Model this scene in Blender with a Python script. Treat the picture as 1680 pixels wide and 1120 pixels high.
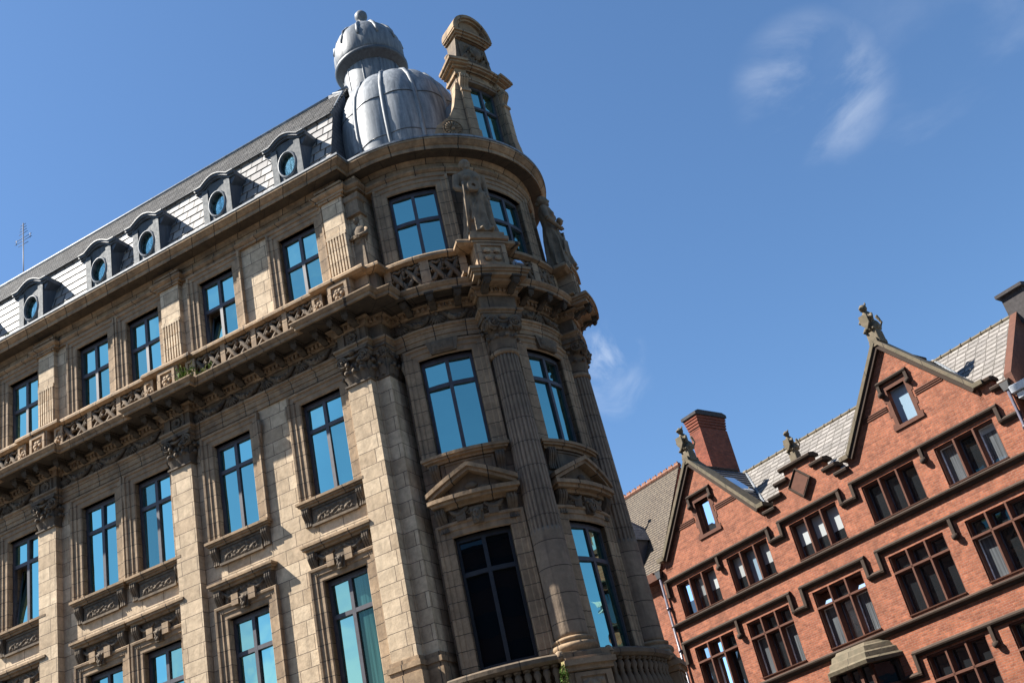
import bpy, bmesh, math, random
from math import sin, cos, pi, radians, sqrt, atan2, degrees
from mathutils import Vector, Matrix
random.seed(7)
for o in list(bpy.data.objects): bpy.data.objects.remove(o)
S = bpy.context.scene
COL = S.collection
R = random.uniform

# ------------------------------------------------------------------ camera
ROLL, PITCH, FPX = -0.23783, 0.49368, 1865.0
cam = bpy.data.objects.new('camera', bpy.data.cameras.new('camera')); COL.objects.link(cam)
cam.data.sensor_width = 36.0; cam.data.lens = 36.0*FPX/1680.0
cam.data.clip_start = 0.1; cam.data.clip_end = 6000
_f = Vector((0, cos(PITCH), sin(PITCH))); _u = Vector((0, -sin(PITCH), cos(PITCH))); _r = Vector((1, 0, 0))
X = _r*cos(ROLL)+_u*sin(ROLL); Y = -_r*sin(ROLL)+_u*cos(ROLL); Z = -_f
cam.matrix_world = Matrix(((X.x, Y.x, Z.x, 0), (X.y, Y.y, Z.y, 0), (X.z, Y.z, Z.z, 1.65), (0, 0, 0, 1)))
S.camera = cam

# ------------------------------------------------------------------ light
S.view_settings.view_transform = 'Standard'; S.view_settings.look = 'None'
S.view_settings.exposure = 1.5; S.view_settings.gamma = 1.0
SUN = Vector((-0.680, -0.015, 0.733)).normalized()
sl = bpy.data.lights.new('sun', 'SUN'); sl.energy = 5.0; sl.angle = radians(0.53); sl.color = (1.0, 0.95, 0.87)
so = bpy.data.objects.new('sun', sl); COL.objects.link(so)
so.rotation_euler = SUN.to_track_quat('Z', 'Y').to_euler(); so.location = SUN*80

W = bpy.data.worlds.new('World'); S.world = W; W.use_nodes = True
nt = W.node_tree; nt.nodes.clear()
def WN(t, **k):
    n = nt.nodes.new(t)
    for a, b in k.items(): setattr(n, a, b)
    return n
wo = WN('ShaderNodeOutputWorld'); bg = WN('ShaderNodeBackground'); bg.inputs['Strength'].default_value = 0.052
sky = WN('ShaderNodeTexSky', sky_type='NISHITA', sun_disc=False)
sky.sun_elevation = math.asin(SUN.z); sky.sun_rotation = atan2(SUN.x, SUN.y)
sky.altitude = 30; sky.air_density = 1.0; sky.dust_density = 0.4; sky.ozone_density = 2.2
tc = WN('ShaderNodeTexCoord'); nrm = WN('ShaderNodeVectorMath', operation='NORMALIZE')
nt.links.new(tc.outputs['Generated'], nrm.inputs[0])
def wmath(op, a, b=None, clamp=False):
    n = WN('ShaderNodeMath', operation=op, use_clamp=clamp)
    for i, v in enumerate((a, b)):
        if v is None: continue
        if isinstance(v, (int, float)): n.inputs[i].default_value = v
        else: nt.links.new(v, n.inputs[i])
    return n.outputs[0]
def cloud(direction, inner, outer, scale, lo, hi, stretch=(1, 1, 1), rot=(0, 0, 0), seed=0.0, detail=8, amount=1.0):
    """a bank of cloud standing in one part of the sky (degrees from its middle)"""
    d = WN('ShaderNodeVectorMath', operation='DOT_PRODUCT'); nt.links.new(nrm.outputs[0], d.inputs[0])
    d.inputs[1].default_value = Vector(direction).normalized()
    fall = WN('ShaderNodeMapRange', interpolation_type='SMOOTHSTEP'); nt.links.new(d.outputs['Value'], fall.inputs['Value'])
    fall.inputs['From Min'].default_value = cos(radians(outer)); fall.inputs['From Max'].default_value = cos(radians(inner))
    mp = WN('ShaderNodeMapping'); nt.links.new(nrm.outputs[0], mp.inputs['Vector'])
    mp.inputs['Rotation'].default_value = rot; mp.inputs['Scale'].default_value = stretch; mp.inputs['Location'].default_value = (seed, seed*.7, seed*.3)
    n = WN('ShaderNodeTexNoise'); nt.links.new(mp.outputs[0], n.inputs['Vector'])
    n.inputs['Scale'].default_value = scale; n.inputs['Detail'].default_value = detail; n.inputs['Roughness'].default_value = 0.58; n.inputs['Distortion'].default_value = 0.5
    mr = WN('ShaderNodeMapRange', interpolation_type='SMOOTHSTEP'); nt.links.new(n.outputs['Fac'], mr.inputs['Value'])
    mr.inputs['From Min'].default_value = lo; mr.inputs['From Max'].default_value = hi
    return wmath('MULTIPLY', wmath('MULTIPLY', fall.outputs[0], mr.outputs[0]), amount)
banks = [cloud((.293, .764, .575), 1, 4.2, 7.0, .40, .72, (1, 1, 2.6), (0, .5, .3), 3.1, amount=.24),
         cloud((.40, .74, .54), 2, 7.5, 4.5, .42, .78, (1, 1, 1.8), (0, .4, .2), 7.7, amount=.15),
         cloud((.083, .892, .444), .5, 1.9, 22.0, .40, .66, (1, 1, 1), (0, 0, 0), 1.3, amount=.24), cloud((.079, .905, .416), .5, 2.1, 18.0, .42, .70, (1, 1, 1), (0, 0, 0), 2.3, amount=.13),
         cloud((-.84, -.50, .10), 6, 14, 7.0, .30, .50, (1, 1, 1.6), (0, 0, 0), 5.2, amount=.9), cloud((-.68, -.47, .56), 2, 8, 7.0, .40, .66, (1, 1, 1.6), (0, 0, 0), 8.2, amount=.40)]
acc = None
for b in banks:
    acc = b if acc is None else wmath('MAXIMUM', acc, b)
mix = WN('ShaderNodeMix', data_type='RGBA', blend_type='MIX')
hue = WN('ShaderNodeMix', data_type='RGBA', blend_type='MULTIPLY'); hue.inputs['Factor'].default_value = 1.0
nt.links.new(sky.outputs[0], hue.inputs[6]); hue.inputs[7].default_value = (.87, 1.11, 1.28, 1)
nt.links.new(acc, mix.inputs['Factor']); nt.links.new(hue.outputs[2], mix.inputs[6])
mix.inputs[7].default_value = (9.0, 9.3, 9.6, 1)
nt.links.new(mix.outputs[2], bg.inputs['Color']); nt.links.new(bg.outputs[0], wo.inputs['Surface'])

# ------------------------------------------------------------------ materials
def M(name):
    m = bpy.data.materials.new(name); m.use_nodes = True
    t = m.node_tree; p = t.nodes['Principled BSDF']
    return m, t, p
def N(t, kind, **k):
    n = t.nodes.new(kind)
    for a, b in k.items(): setattr(n, a, b)
    return n
def ramp(t, src, stops):
    n = N(t, 'ShaderNodeValToRGB'); e = n.color_ramp.elements
    while len(e) < len(stops): e.new(0.5)
    for i, (p, c) in enumerate(stops):
        e[i].position = p; e[i].color = (*c, 1) if len(c) == 3 else c
    t.links.new(src, n.inputs[0]); return n.outputs[0]
def noise(t, scale, detail=6, rough=.6, vec=None, dist=0):
    n = N(t, 'ShaderNodeTexNoise'); n.inputs['Scale'].default_value = scale
    n.inputs['Detail'].default_value = detail; n.inputs['Roughness'].default_value = rough; n.inputs['Distortion'].default_value = dist
    if vec is not None: t.links.new(vec, n.inputs['Vector'])
    return n.outputs['Fac']
def mixc(t, fac, a, b, mode='MIX'):
    n = N(t, 'ShaderNodeMix', data_type='RGBA', blend_type=mode)
    for s, v in ((n.inputs['Factor'], fac), (n.inputs[6], a), (n.inputs[7], b)):
        if isinstance(v, (int, float)): s.default_value = v
        elif isinstance(v, tuple): s.default_value = (*v, 1) if len(v) == 3 else v
        else: t.links.new(v, s)
    return n.outputs[2]
def bump(t, p, h, strength, dist=.02):
    n = N(t, 'ShaderNodeBump'); n.inputs['Strength'].default_value = strength; n.inputs['Distance'].default_value = dist
    t.links.new(h, n.inputs['Height']); t.links.new(n.outputs[0], p.inputs['Normal'])

def masonry(name, bw, rh, c1, c2, mortar, ms, soot, soot_amt, rough=.85, spec=.25, offset=.5, freq=2, bstr=.6, squash=1.0, streak=0.0, gapbias=0.0, soot_scale=.9, mottle=0.0):
    """coursed blocks laid out along each piece's own unrolled surface, with weathering"""
    m, t, p = M(name)
    tcn = N(t, 'ShaderNodeTexCoord')
    mp = N(t, 'ShaderNodeMapping'); t.links.new(tcn.outputs['UV'], mp.inputs['Vector']); mp.inputs['Location'].default_value = (50.13, 40.07, 0)
    b = N(t, 'ShaderNodeTexBrick'); t.links.new(mp.outputs[0], b.inputs['Vector'])
    b.offset = offset; b.offset_frequency = freq; b.squash = squash; b.squash_frequency = 2
    b.inputs['Scale'].default_value = 1; b.inputs['Brick Width'].default_value = bw; b.inputs['Row Height'].default_value = rh
    b.inputs['Mortar Size'].default_value = ms; b.inputs['Mortar Smooth'].default_value = .15; b.inputs['Bias'].default_value = gapbias
    b.inputs['Color1'].default_value = (*c1, 1); b.inputs['Color2'].default_value = (*c2, 1); b.inputs['Mortar'].default_value = (*mortar, 1)
    obj = tcn.outputs['Object']
    n1 = noise(t, soot_scale, 8, .65, obj, .4)
    n2 = noise(t, 6.0, 5, .6, obj)
    col = mixc(t, .55, b.outputs['Color'], ramp(t, n2, [(.25, (.55, .52, .5)), (.75, (1.2, 1.18, 1.15))]), 'MULTIPLY')
    if mottle:
        n4 = noise(t, 2.6, 5, .7, obj, .8)
        col = mixc(t, mottle, col, ramp(t, n4, [(.32, (.62, .58, .56)), (.5, (1, 1, 1)), (.68, (1.35, 1.32, 1.34))]), 'MULTIPLY')
    sf = ramp(t, n1, [(.42, (0, 0, 0)), (.72, (1, 1, 1))])
    mul = N(t, 'ShaderNodeMath', operation='MULTIPLY'); t.links.new(sf, mul.inputs[0]); mul.inputs[1].default_value = soot_amt
    col = mixc(t, mul.outputs[0], col, soot)
    if streak:
        mp2 = N(t, 'ShaderNodeMapping'); t.links.new(obj, mp2.inputs['Vector']); mp2.inputs['Scale'].default_value = (5, 5, .35)
        n3 = noise(t, 1.0, 6, .6, mp2.outputs[0])
        s3 = N(t, 'ShaderNodeMath', operation='MULTIPLY'); t.links.new(ramp(t, n3, [(.5, (0, 0, 0)), (.72, (1, 1, 1))]), s3.inputs[0]); s3.inputs[1].default_value = streak
        col = mixc(t, s3.outputs[0], col, soot)
    t.links.new(col, p.inputs['Base Color'])
    p.inputs['Roughness'].default_value = rough; p.inputs['Specular IOR Level'].default_value = spec
    hm = N(t, 'ShaderNodeMath', operation='MULTIPLY_ADD'); t.links.new(b.outputs['Fac'], hm.inputs[0]); hm.inputs[1].default_value = -1.0
    t.links.new(n2, hm.inputs[2]); 
    bump(t, p, hm.outputs[0], bstr, .02)
    return m
SOOT = (.055, .045, .037)
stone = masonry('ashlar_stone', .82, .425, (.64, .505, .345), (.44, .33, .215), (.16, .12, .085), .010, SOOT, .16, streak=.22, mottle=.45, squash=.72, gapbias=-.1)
stone_shaded = masonry('tower_stone_shaded', 1.6, .425, (.25, .183, .125), (.195, .142, .097), (.05, .04, .03), .012, SOOT, .5, streak=.55, mottle=.4)  # the ashlar again, darkened in colour to carry the tower's shade
mould = masonry('moulded_stone', .92, 40.0, (.38, .265, .16), (.29, .20, .118), (.045, .035, .027), .016, SOOT, .62, offset=.0, streak=.4, mottle=.5, soot_scale=1.3)
jamb = masonry('jamb_stone', 60.0, .425, (.41, .295, .185), (.31, .22, .138), (.045, .035, .027), .010, SOOT, .45, offset=0, streak=.35, mottle=.4)
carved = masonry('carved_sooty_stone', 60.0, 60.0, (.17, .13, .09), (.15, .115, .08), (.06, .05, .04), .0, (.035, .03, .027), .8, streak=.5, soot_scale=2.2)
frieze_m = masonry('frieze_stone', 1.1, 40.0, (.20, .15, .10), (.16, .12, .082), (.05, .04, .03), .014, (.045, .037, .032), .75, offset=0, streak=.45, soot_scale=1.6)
soot_shade = masonry('soot_shade_stone', 1.0, 40.0, (.095, .074, .052), (.075, .058, .042), (.03, .025, .02), .012, (.03, .026, .022), .7, offset=0, streak=.4, soot_scale=2.0)  # soot, plus extra darkness painted in for shade beneath the cornices
statue_m = masonry('statue_stone', 60.0, 60.0, (.24, .18, .12), (.24, .18, .12), (.1, .08, .06), .0, (.07, .055, .04), .75, streak=.3, soot_scale=3.0)
brick = masonry('red_brick', .235, .078, (.335, .116, .06), (.205, .066, .036), (.25, .15, .11), .008, (.11, .047, .03), .32, streak=.2, mottle=.75, bstr=.35, soot_scale=.7)
brick_ch = masonry('chimney_brick', .235, .078, (.27, .072, .038), (.19, .048, .027), (.12, .066, .05), .008, (.12, .05, .035), .4, bstr=.35, mottle=.6)
brownstone = masonry('brown_sandstone', 1.2, 40.0, (.058, .038, .027), (.042, .028, .02), (.04, .03, .025), .012, (.03, .024, .02), .5, offset=0, bstr=.3)
redstone = masonry('red_sandstone', 40.0, .6, (.12, .052, .034), (.10, .042, .027), (.08, .04, .03), .008, (.07, .035, .025), .45, offset=0, bstr=.3)
mossy = masonry('lichen_sandstone', 1.1, 40.0, (.165, .135, .092), (.13, .105, .072), (.06, .05, .04), .012, (.075, .07, .045), .7, offset=0, soot_scale=3.5)
slate_pale = masonry('pale_slate', .47, 40.0, (.34, .325, .31), (.17, .162, .158), (.012, .011, .011), .034, (.20, .19, .18), .45, rough=.6, spec=.2, offset=0, soot_scale=2.5, bstr=.3)
slate_dark = masonry('grey_slate', .42, .165, (.22, .213, .205), (.13, .126, .123), (.02, .02, .02), .02, (.07, .068, .065), .4, rough=.7, spec=.155, bstr=1.0)
slate_side = masonry('blue_slate', .40, .20, (.115, .12, .135), (.09, .095, .11), (.03, .03, .035), .012, (.06, .062, .07), .4, rough=.6, bstr=.8)
slate_brown = masonry('weathered_slate', .45, .32, (.27, .25, .232), (.17, .158, .148), (.10, .09, .08), .022, (.12, .11, .09), .45, rough=.7, bstr=1.0, soot_scale=1.6)
slate_tan = masonry('small_tan_slates', .26, .135, (.15, .118, .082), (.105, .08, .057), (.05, .04, .035), .02, (.12, .10, .075), .5, rough=.75, bstr=1.0)

column_m = masonry('column_stone', 60.0, .72, (.30, .225, .16), (.24, .18, .125), (.06, .045, .035), .012, SOOT, .5, offset=0, streak=.45)
def lead_mat(name, c1, c2, rough, spec, metal=0.0):
    m, t, p = M(name); tcn = N(t, 'ShaderNodeTexCoord'); o = tcn.outputs['Object']
    mp = N(t, 'ShaderNodeMapping'); t.links.new(o, mp.inputs['Vector']); mp.inputs['Scale'].default_value = (5, 5, .45)
    n = noise(t, 1.6, 8, .65, mp.outputs[0], .5); n2 = noise(t, 9, 4, .6, o)
    c = ramp(t, n, [(.3, c1), (.68, c2)])
    c = mixc(t, .35, c, ramp(t, n2, [(.3, (.6, .6, .62)), (.7, (1.15, 1.15, 1.15))]), 'MULTIPLY')
    t.links.new(c, p.inputs['Base Color']); p.inputs['Metallic'].default_value = metal
    t.links.new(ramp(t, n2, [(.2, (rough-.12,)*3), (.8, (rough+.12,)*3)]), p.inputs['Roughness'])
    p.inputs['Specular IOR Level'].default_value = spec
    bump(t, p, n, .25, .02); return m
lead = lead_mat('sheet_lead', (.09, .105, .12), (.27, .285, .30), .58, .3)
lead_gr = lead_mat('grey_lead', (.07, .08, .092), (.19, .205, .22), .56, .32)
lead_hd = lead_mat('weathered_hood_lead', (.045, .052, .062), (.10, .112, .125), .5, .4)
lead_dk = lead_mat('dark_lead', (.03, .036, .045), (.065, .075, .09), .45, .5)
lead_pl = lead_mat('painted_dormer_lead', (.05, .06, .067), (.09, .102, .11), .65, .25)
def plain(name, c, rough=.6, spec=.4, metal=0.0, var=.25, scale=8):
    m, t, p = M(name); tcn = N(t, 'ShaderNodeTexCoord'); n = noise(t, scale, 5, .6, tcn.outputs['Object'])
    a = tuple(x*(1-var) for x in c); b = tuple(min(1, x*(1+var)) for x in c)
    t.links.new(ramp(t, n, [(.3, a), (.7, b)]), p.inputs['Base Color'])
    p.inputs['Roughness'].default_value = rough; p.inputs['Specular IOR Level'].default_value = spec; p.inputs['Metallic'].default_value = metal
    return m
frame_m = plain('window_frame_paint', (.058, .055, .066), .5, .4)
white_pl = plain('white_plastic', (.68, .70, .72), .5, .4)
grey_al = plain('grey_aluminium', (.36, .38, .41), .4, .5, .3)
black_m = plain('black_iron', (.016, .016, .018), .5, .5)
pipe_m = plain('painted_downpipe', (.09, .085, .11), .3, .6)
leaf_m = plain('weed_leaves', (.10, .17, .035), .7, .2, var=.5, scale=20)
dry_m = plain('dry_stems', (.26, .22, .10), .8, .1)
terra = plain('terracotta_ridge', (.21, .10, .065), .8, .2, var=.3)
asphalt = plain('asphalt', (.05, .05, .052), .9, .2, var=.3, scale=60)
paving = masonry('paving_slabs', .9, .6, (.11, .105, .10), (.09, .085, .08), (.08, .08, .075), .012, (.12, .115, .105), .4)
room_m = plain('dim_room', (.012, .013, .015), .9, .1)
blind_m = plain('window_blind', (.55, .58, .57), .8, .2, var=.1)
cap_m = plain('chimney_cap_stone', (.05, .045, .045), .8, .2)

def glass(name, tint, refl, inner, rough=0.015, wav=.04, folds=False):
    """coated glazing: mirror-like tinted reflection over whatever shows dimly inside"""
    m = bpy.data.materials.new(name); m.use_nodes = True; t = m.node_tree; t.nodes.clear()
    out = N(t, 'ShaderNodeOutputMaterial'); g = N(t, 'ShaderNodeBsdfGlossy'); d = N(t, 'ShaderNodeBsdfDiffuse'); mx = N(t, 'ShaderNodeMixShader')
    tcn = N(t, 'ShaderNodeTexCoord')
    g.inputs['Color'].default_value = (*tint, 1); g.inputs['Roughness'].default_value = rough; d.inputs['Color'].default_value = (*inner, 1)
    if folds:
        mp = N(t, 'ShaderNodeMapping'); t.links.new(tcn.outputs['UV'], mp.inputs['Vector']); mp.inputs['Scale'].default_value = (14, .3, 1)
        t.links.new(ramp(t, noise(t, 1, 3, .5, mp.outputs[0]), [(.3, tuple(x*.35 for x in inner)), (.7, tuple(x*1.4 for x in inner))]), d.inputs['Color'])
    n = noise(t, .9, 2, .5, tcn.outputs['Object'])
    b = N(t, 'ShaderNodeBump'); b.inputs['Strength'].default_value = wav; b.inputs['Distance'].default_value = .1
    t.links.new(n, b.inputs['Height']); t.links.new(b.outputs[0], g.inputs['Normal'])
    fr = N(t, 'ShaderNodeFresnel'); fr.inputs['IOR'].default_value = 1.5
    ad = N(t, 'ShaderNodeMath', operation='ADD', use_clamp=True); t.links.new(fr.outputs[0], ad.inputs[0]); ad.inputs[1].default_value = refl
    t.links.new(ad.outputs[0], mx.inputs[0]); t.links.new(d.outputs[0], mx.inputs[1]); t.links.new(g.outputs[0], mx.inputs[2])
    t.links.new(mx.outputs[0], out.inputs[0]); return m
GT = (.31, .61, .56)
g_blue = glass('blue_coated_glass', GT, .72, (.008, .03, .035), wav=.09)
g_curt = glass('curtained_glass', GT, .42, (.05, .11, .12), folds=True)
g_teal = glass('teal_blind_glass', GT, .06, (.03, .082, .082), folds=True)
g_ocul = glass('oculus_glass', (.48, .82, .80), .80, (.10, .24, .25), wav=.03)
g_dark = glass('dark_glass', (.35, .5, .55), .0, (.004, .006, .008))
g_old = glass('plain_glass', (.9, .95, 1), .10, (.012, .014, .016), wav=.08)
g_old2 = glass('bright_glass', (.92, .97, 1), .62, (.03, .035, .04), wav=.05)
g_whitish = glass('whitish_glass', (.9, .95, 1), .06, (.40, .43, .44), wav=.05)
g_skypaint = glass('painted_sky_glass', (.9, .96, 1), .10, (.25, .36, .46), wav=.05)  # pale blue inner colour painted in to stand for reflected sky
g_net = glass('net_curtain_glass', (.9, .95, 1), .12, (.10, .11, .12), wav=.08, folds=True)

# ------------------------------------------------------------------ mesh kit
def tag(o, label=None, cat=None, group=None, kind=None):
    if label: o['label'] = label
    if cat: o['category'] = cat
    if group: o['group'] = group
    if kind: o['kind'] = kind
    return o
def empty(name, loc=(0, 0, 0), rz=0):
    o = bpy.data.objects.new(name, None); COL.objects.link(o); o.location = loc; o.rotation_euler = (0, 0, rz); o.empty_display_size = .3
    return o
class MB:
    """collects shapes into one mesh; tf bends the unrolled shape (x along the wall, y into it, z up) into place"""
    def __init__(s, tf=None): s.v = []; s.f = []; s.uv = []; s.tf = tf; s.sm = []
    def add(s, vs, fs, smooth=False, uvs=None):
        b = len(s.v); s.v += [tuple(v) for v in vs]
        for k, f in enumerate(fs):
            s.f.append([b+i for i in f]); s.sm.append(smooth); s.uv.append(uvs[k] if uvs else None)
    def box(s, x0, x1, y0, y1, z0, z1, nx=None, nz=1):
        if x1 < x0: x0, x1 = x1, x0
        if nx is None: nx = max(1, int(abs(x1-x0)/.22)) if s.tf else 1
        vs = []; fs = []
        xs = [x0+(x1-x0)*i/nx for i in range(nx+1)]
        for x in xs: vs += [(x, y0, z0), (x, y1, z0), (x, y1, z1), (x, y0, z1)]
        for i in range(nx):
            a = 4*i; b = a+4
            fs += [(a, b, b+3, a+3), (a+1, a+2, b+2, b+1), (a+3, b+3, b+2, a+2), (a, a+1, b+1, b)]
        fs += [(0, 3, 2, 1), (4*nx, 4*nx+1, 4*nx+2, 4*nx+3)]
        s.add(vs, fs)
    def taper(s, x0, x1, y0, y1, z0, z1, dx, dy):
        """box whose top is inset by dx, dy"""
        vs = [(x0, y0, z0), (x1, y0, z0), (x1, y1, z0), (x0, y1, z0), (x0+dx, y0+dy, z1), (x1-dx, y0+dy, z1), (x1-dx, y1-dy, z1), (x0+dx, y1-dy, z1)]
        s.add(vs, [(0, 3, 2, 1), (4, 5, 6, 7), (0, 1, 5, 4), (1, 2, 6, 5), (2, 3, 7, 6), (3, 0, 4, 7)])
    def prism_x(s, prof, x0, x1, nx=None):
        """profile [(y,z)] extruded along x"""
        if nx is None: nx = max(1, int(abs(x1-x0)/.22)) if s.tf else 1
        n = len(prof); vs = []; fs = []
        for i in range(nx+1):
            x = x0+(x1-x0)*i/nx; vs += [(x, y, z) for y, z in prof]
        for i in range(nx):
            for k in range(n):
                a = i*n+k; b = i*n+(k+1) % n
                fs.append((a, a+n, b+n, b))
        fs += [tuple(range(n)), tuple(range(nx*n+n-1, nx*n-1, -1))]
        s.add(vs, fs)
    def prism_y(s, poly, y0, y1):
        n = len(poly); vs = [(x, y0, z) for x, z in poly]+[(x, y1, z) for x, z in poly]
        fs = [tuple(range(n)), tuple(range(2*n-1, n-1, -1))]+[(k, k+n, (k+1) % n+n, (k+1) % n) for k in range(n)]
        s.add(vs, fs)
    def prism_z(s, poly, z0, z1):
        n = len(poly); vs = [(x, y, z0) for x, y in poly]+[(x, y, z1) for x, y in poly]
        fs = [tuple(range(n-1, -1, -1)), tuple(range(n, 2*n))]+[(k, (k+1) % n, (k+1) % n+n, k+n) for k in range(n)]
        s.add(vs, fs)
    def ring(s, rings, closed=True, smooth=False, caps=True, loop=False):
        """skin successive rings of points"""
        n = len(rings[0]); vs = [p for r in rings for p in r]; fs = []
        m = len(rings)
        for i in range(m if loop else m-1):
            j = (i+1) % m
            for k in range(n if closed else n-1):
                k2 = (k+1) % n
                fs.append((i*n+k, i*n+k2, j*n+k2, j*n+k))
        if caps and closed and not loop: fs += [tuple(range(n-1, -1, -1)), tuple(range((m-1)*n, m*n))]
        s.add(vs, fs, smooth)
    def tube(s, pts, r, n=8, smooth=True):
        pts = [Vector(p) for p in pts]; rings = []
        for i, p in enumerate(pts):
            t = (pts[min(i+1, len(pts)-1)]-pts[max(i-1, 0)]).normalized()
            a = t.cross(Vector((0, 0, 1)) if abs(t.z) < .9 else Vector((1, 0, 0))).normalized(); b = t.cross(a)
            rr = r[i] if isinstance(r, (list, tuple)) else r
            rings.append([p+a*rr*cos(2*pi*k/n)+b*rr*sin(2*pi*k/n) for k in range(n)])
        s.ring(rings, smooth=smooth)
    def lathe(s, prof, cx, cy, n=24, smooth=True, rfun=None, caps=True, a0=0, a1=2*pi):
        """profile [(r,z)] bottom to top round a vertical axis"""
        full = abs(a1-a0-2*pi) < 1e-6; rings = []
        for r, z in prof:
            ring = []
            for k in range(n if full else n+1):
                a = a0+(a1-a0)*k/n; q = r*(rfun(a, z) if rfun else 1)
                ring.append((cx+q*sin(a), cy-q*cos(a), z))
            rings.append(ring)
        s.ring(rings, closed=full, smooth=smooth, caps=caps)
    def ball(s, c, r, n=10, sc=(1, 1, 1)):
        rings = []
        for i in range(n+1):
            a = -pi/2+pi*i/n
            rings.append([(c[0]+max(1e-4, r*cos(a))*sc[0]*cos(2*pi*k/n), c[1]+max(1e-4, r*cos(a))*sc[1]*sin(2*pi*k/n), c[2]+r*sc[2]*sin(a)) for k in range(n)])
        s.ring(rings, smooth=True)
    def sweep(s, path, prof, closed_ends=True):
        """profile [(outward,z)] carried along a plan path with mitred corners; outward is to the right of travel"""
        P = [Vector((x, y)) for x, y in path]; n = len(P); rows = []; L = [0]
        for i in range(1, n): L.append(L[-1]+(P[i]-P[i-1]).length)
        for i in range(n):
            d0 = (P[i]-P[i-1]).normalized() if i else None; d1 = (P[i+1]-P[i]).normalized() if i < n-1 else None
            if d0 is None: d0 = d1
            if d1 is None: d1 = d0
            n0 = Vector((d0.y, -d0.x)); n1 = Vector((d1.y, -d1.x)); m = n0+n1
            if m.length < 1e-6: m = n0
            m.normalize(); k = 1/max(.3, m.dot(n0))
            rows.append([(P[i].x+m.x*k*o, P[i].y+m.y*k*o, z) for o, z in prof])
        q = len(prof); vs = [p for r in rows for p in r]; fs = []; uvs = []
        cl = [0]
        for j in range(1, q): cl.append(cl[-1]+sqrt((prof[j][0]-prof[j-1][0])**2+(prof[j][1]-prof[j-1][1])**2))
        for i in range(n-1):
            for j in range(q-1):
                fs.append((i*q+j, i*q+j+1, (i+1)*q+j+1, (i+1)*q+j)); uvs.append([(L[i], cl[j]), (L[i], cl[j+1]), (L[i+1], cl[j+1]), (L[i+1], cl[j])])
        if closed_ends:
            fs += [tuple(range(q)), tuple(range((n-1)*q+q-1, (n-1)*q-1, -1))]; uvs += [[(0, 0)]*q]*2
        s.add(vs, fs, False, uvs)
    def frame(s, path, prof, closed=False):
        """moulding round an opening: path in (x,z), profile [(away from opening, outward)]"""
        P = [Vector(p) for p in path]; n = len(P); q = len(prof); rows = []
        for i in range(n):
            d0 = (P[i]-P[i-1]).normalized() if (i or closed) else None; d1 = (P[(i+1) % n]-P[i]).normalized() if (i < n-1 or closed) else None
            d0 = d0 or d1; d1 = d1 or d0
            n0 = Vector((-d0.y, d0.x)); n1 = Vector((-d1.y, d1.x)); m = (n0+n1).normalized(); k = 1/max(.3, m.dot(n0))
            rows.append([(P[i].x+m.x*k*d, -o, P[i].y+m.y*k*d) for d, o in prof])
        vs = []; fs = []; uvs = []; out = []
        for i in range(n if closed else n-1):
            a = rows[i]; b = rows[(i+1) % n]
            ln = (P[(i+1) % n]-P[i]).length; m = max(1, int(ln/.25)) if s.tf else 1
            horiz = abs(P[(i+1) % n].x-P[i].x) > abs(P[(i+1) % n].y-P[i].y)
            base = len(vs)
            for k in range(m+1):
                f = k/m; vs += [tuple(a[j][c]*(1-f)+b[j][c]*f for c in range(3)) for j in range(q)]
            for k in range(m):
                for j in range(q-1):
                    v = [base+k*q+j, base+k*q+j+1, base+(k+1)*q+j+1, base+(k+1)*q+j]
                    fs.append(tuple(v))
                    uvs.append([(vs[w][1]+vs[w][0]*.1, vs[w][2]) if not horiz else (vs[w][0], 17.05+vs[w][1]*.05) for w in v])
        s.add(vs, fs, False, uvs)
    def grid(s, fn, nu, nv, smooth=True):
        vs = [fn(i/nu, j/nv) for j in range(nv+1) for i in range(nu+1)]
        fs = [(j*(nu+1)+i, j*(nu+1)+i+1, (j+1)*(nu+1)+i+1, (j+1)*(nu+1)+i) for j in range(nv) for i in range(nu)]
        s.add(vs, fs, smooth)
    def build(s, name, mat, parent=None, loc=None, rz=0, recalc=True):
        me = bpy.data.meshes.new(name)
        V0 = [Vector(v) for v in s.v]
        V1 = [Vector(s.tf(*v)) for v in s.v] if s.tf else V0
        me.from_pydata([tuple(v) for v in V1], [], s.f)
        uvl = me.uv_layers.new(name='UVMap'); k = 0; data = [0.0]*(2*sum(len(f) for f in s.f))
        for f, uv in zip(s.f, s.uv):
            if uv is None:
                if len(f) >= 3:
                    nv = (V0[f[1]]-V0[f[0]]).cross(V0[f[2]]-V0[f[0]])
                    if nv.length < 1e-12 and len(f) > 3: nv = (V0[f[2]]-V0[f[0]]).cross(V0[f[3]]-V0[f[0]])
                ax, ay, az = abs(nv.x), abs(nv.y), abs(nv.z)
                for i in f:
                    p = V0[i]
                    if az > ax*1.2 and az > ay*1.2: c = (p.x, p.y)
                    elif ay >= ax: c = (p.x, p.z)
                    else: c = (p.y+.21, p.z)
                    data[k] = c[0]; data[k+1] = c[1]; k += 2
            else:
                for c in uv: data[k] = c[0]; data[k+1] = c[1]; k += 2
        uvl.data.foreach_set('uv', data)
        for p, sm in zip(me.polygons, s.sm): p.use_smooth = sm
        if recalc:
            bm = bmesh.new(); bm.from_mesh(me); bmesh.ops.recalc_face_normals(bm, faces=bm.faces); bm.to_mesh(me); bm.free()
        me.materials.append(mat)
        o = bpy.data.objects.new(name, me); COL.objects.link(o)
        if parent: o.parent = parent
        if loc: o.location = loc
        if rz: o.rotation_euler = (0, 0, rz)
        return o
def clone(o, parent, loc, rz=0):
    c = o.copy(); COL.objects.link(c); c.parent = parent; c.location = loc; c.rotation_euler = (0, 0, rz)
    for ch in o.children:
        d = ch.copy(); COL.objects.link(d); d.parent = c
    return c
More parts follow.
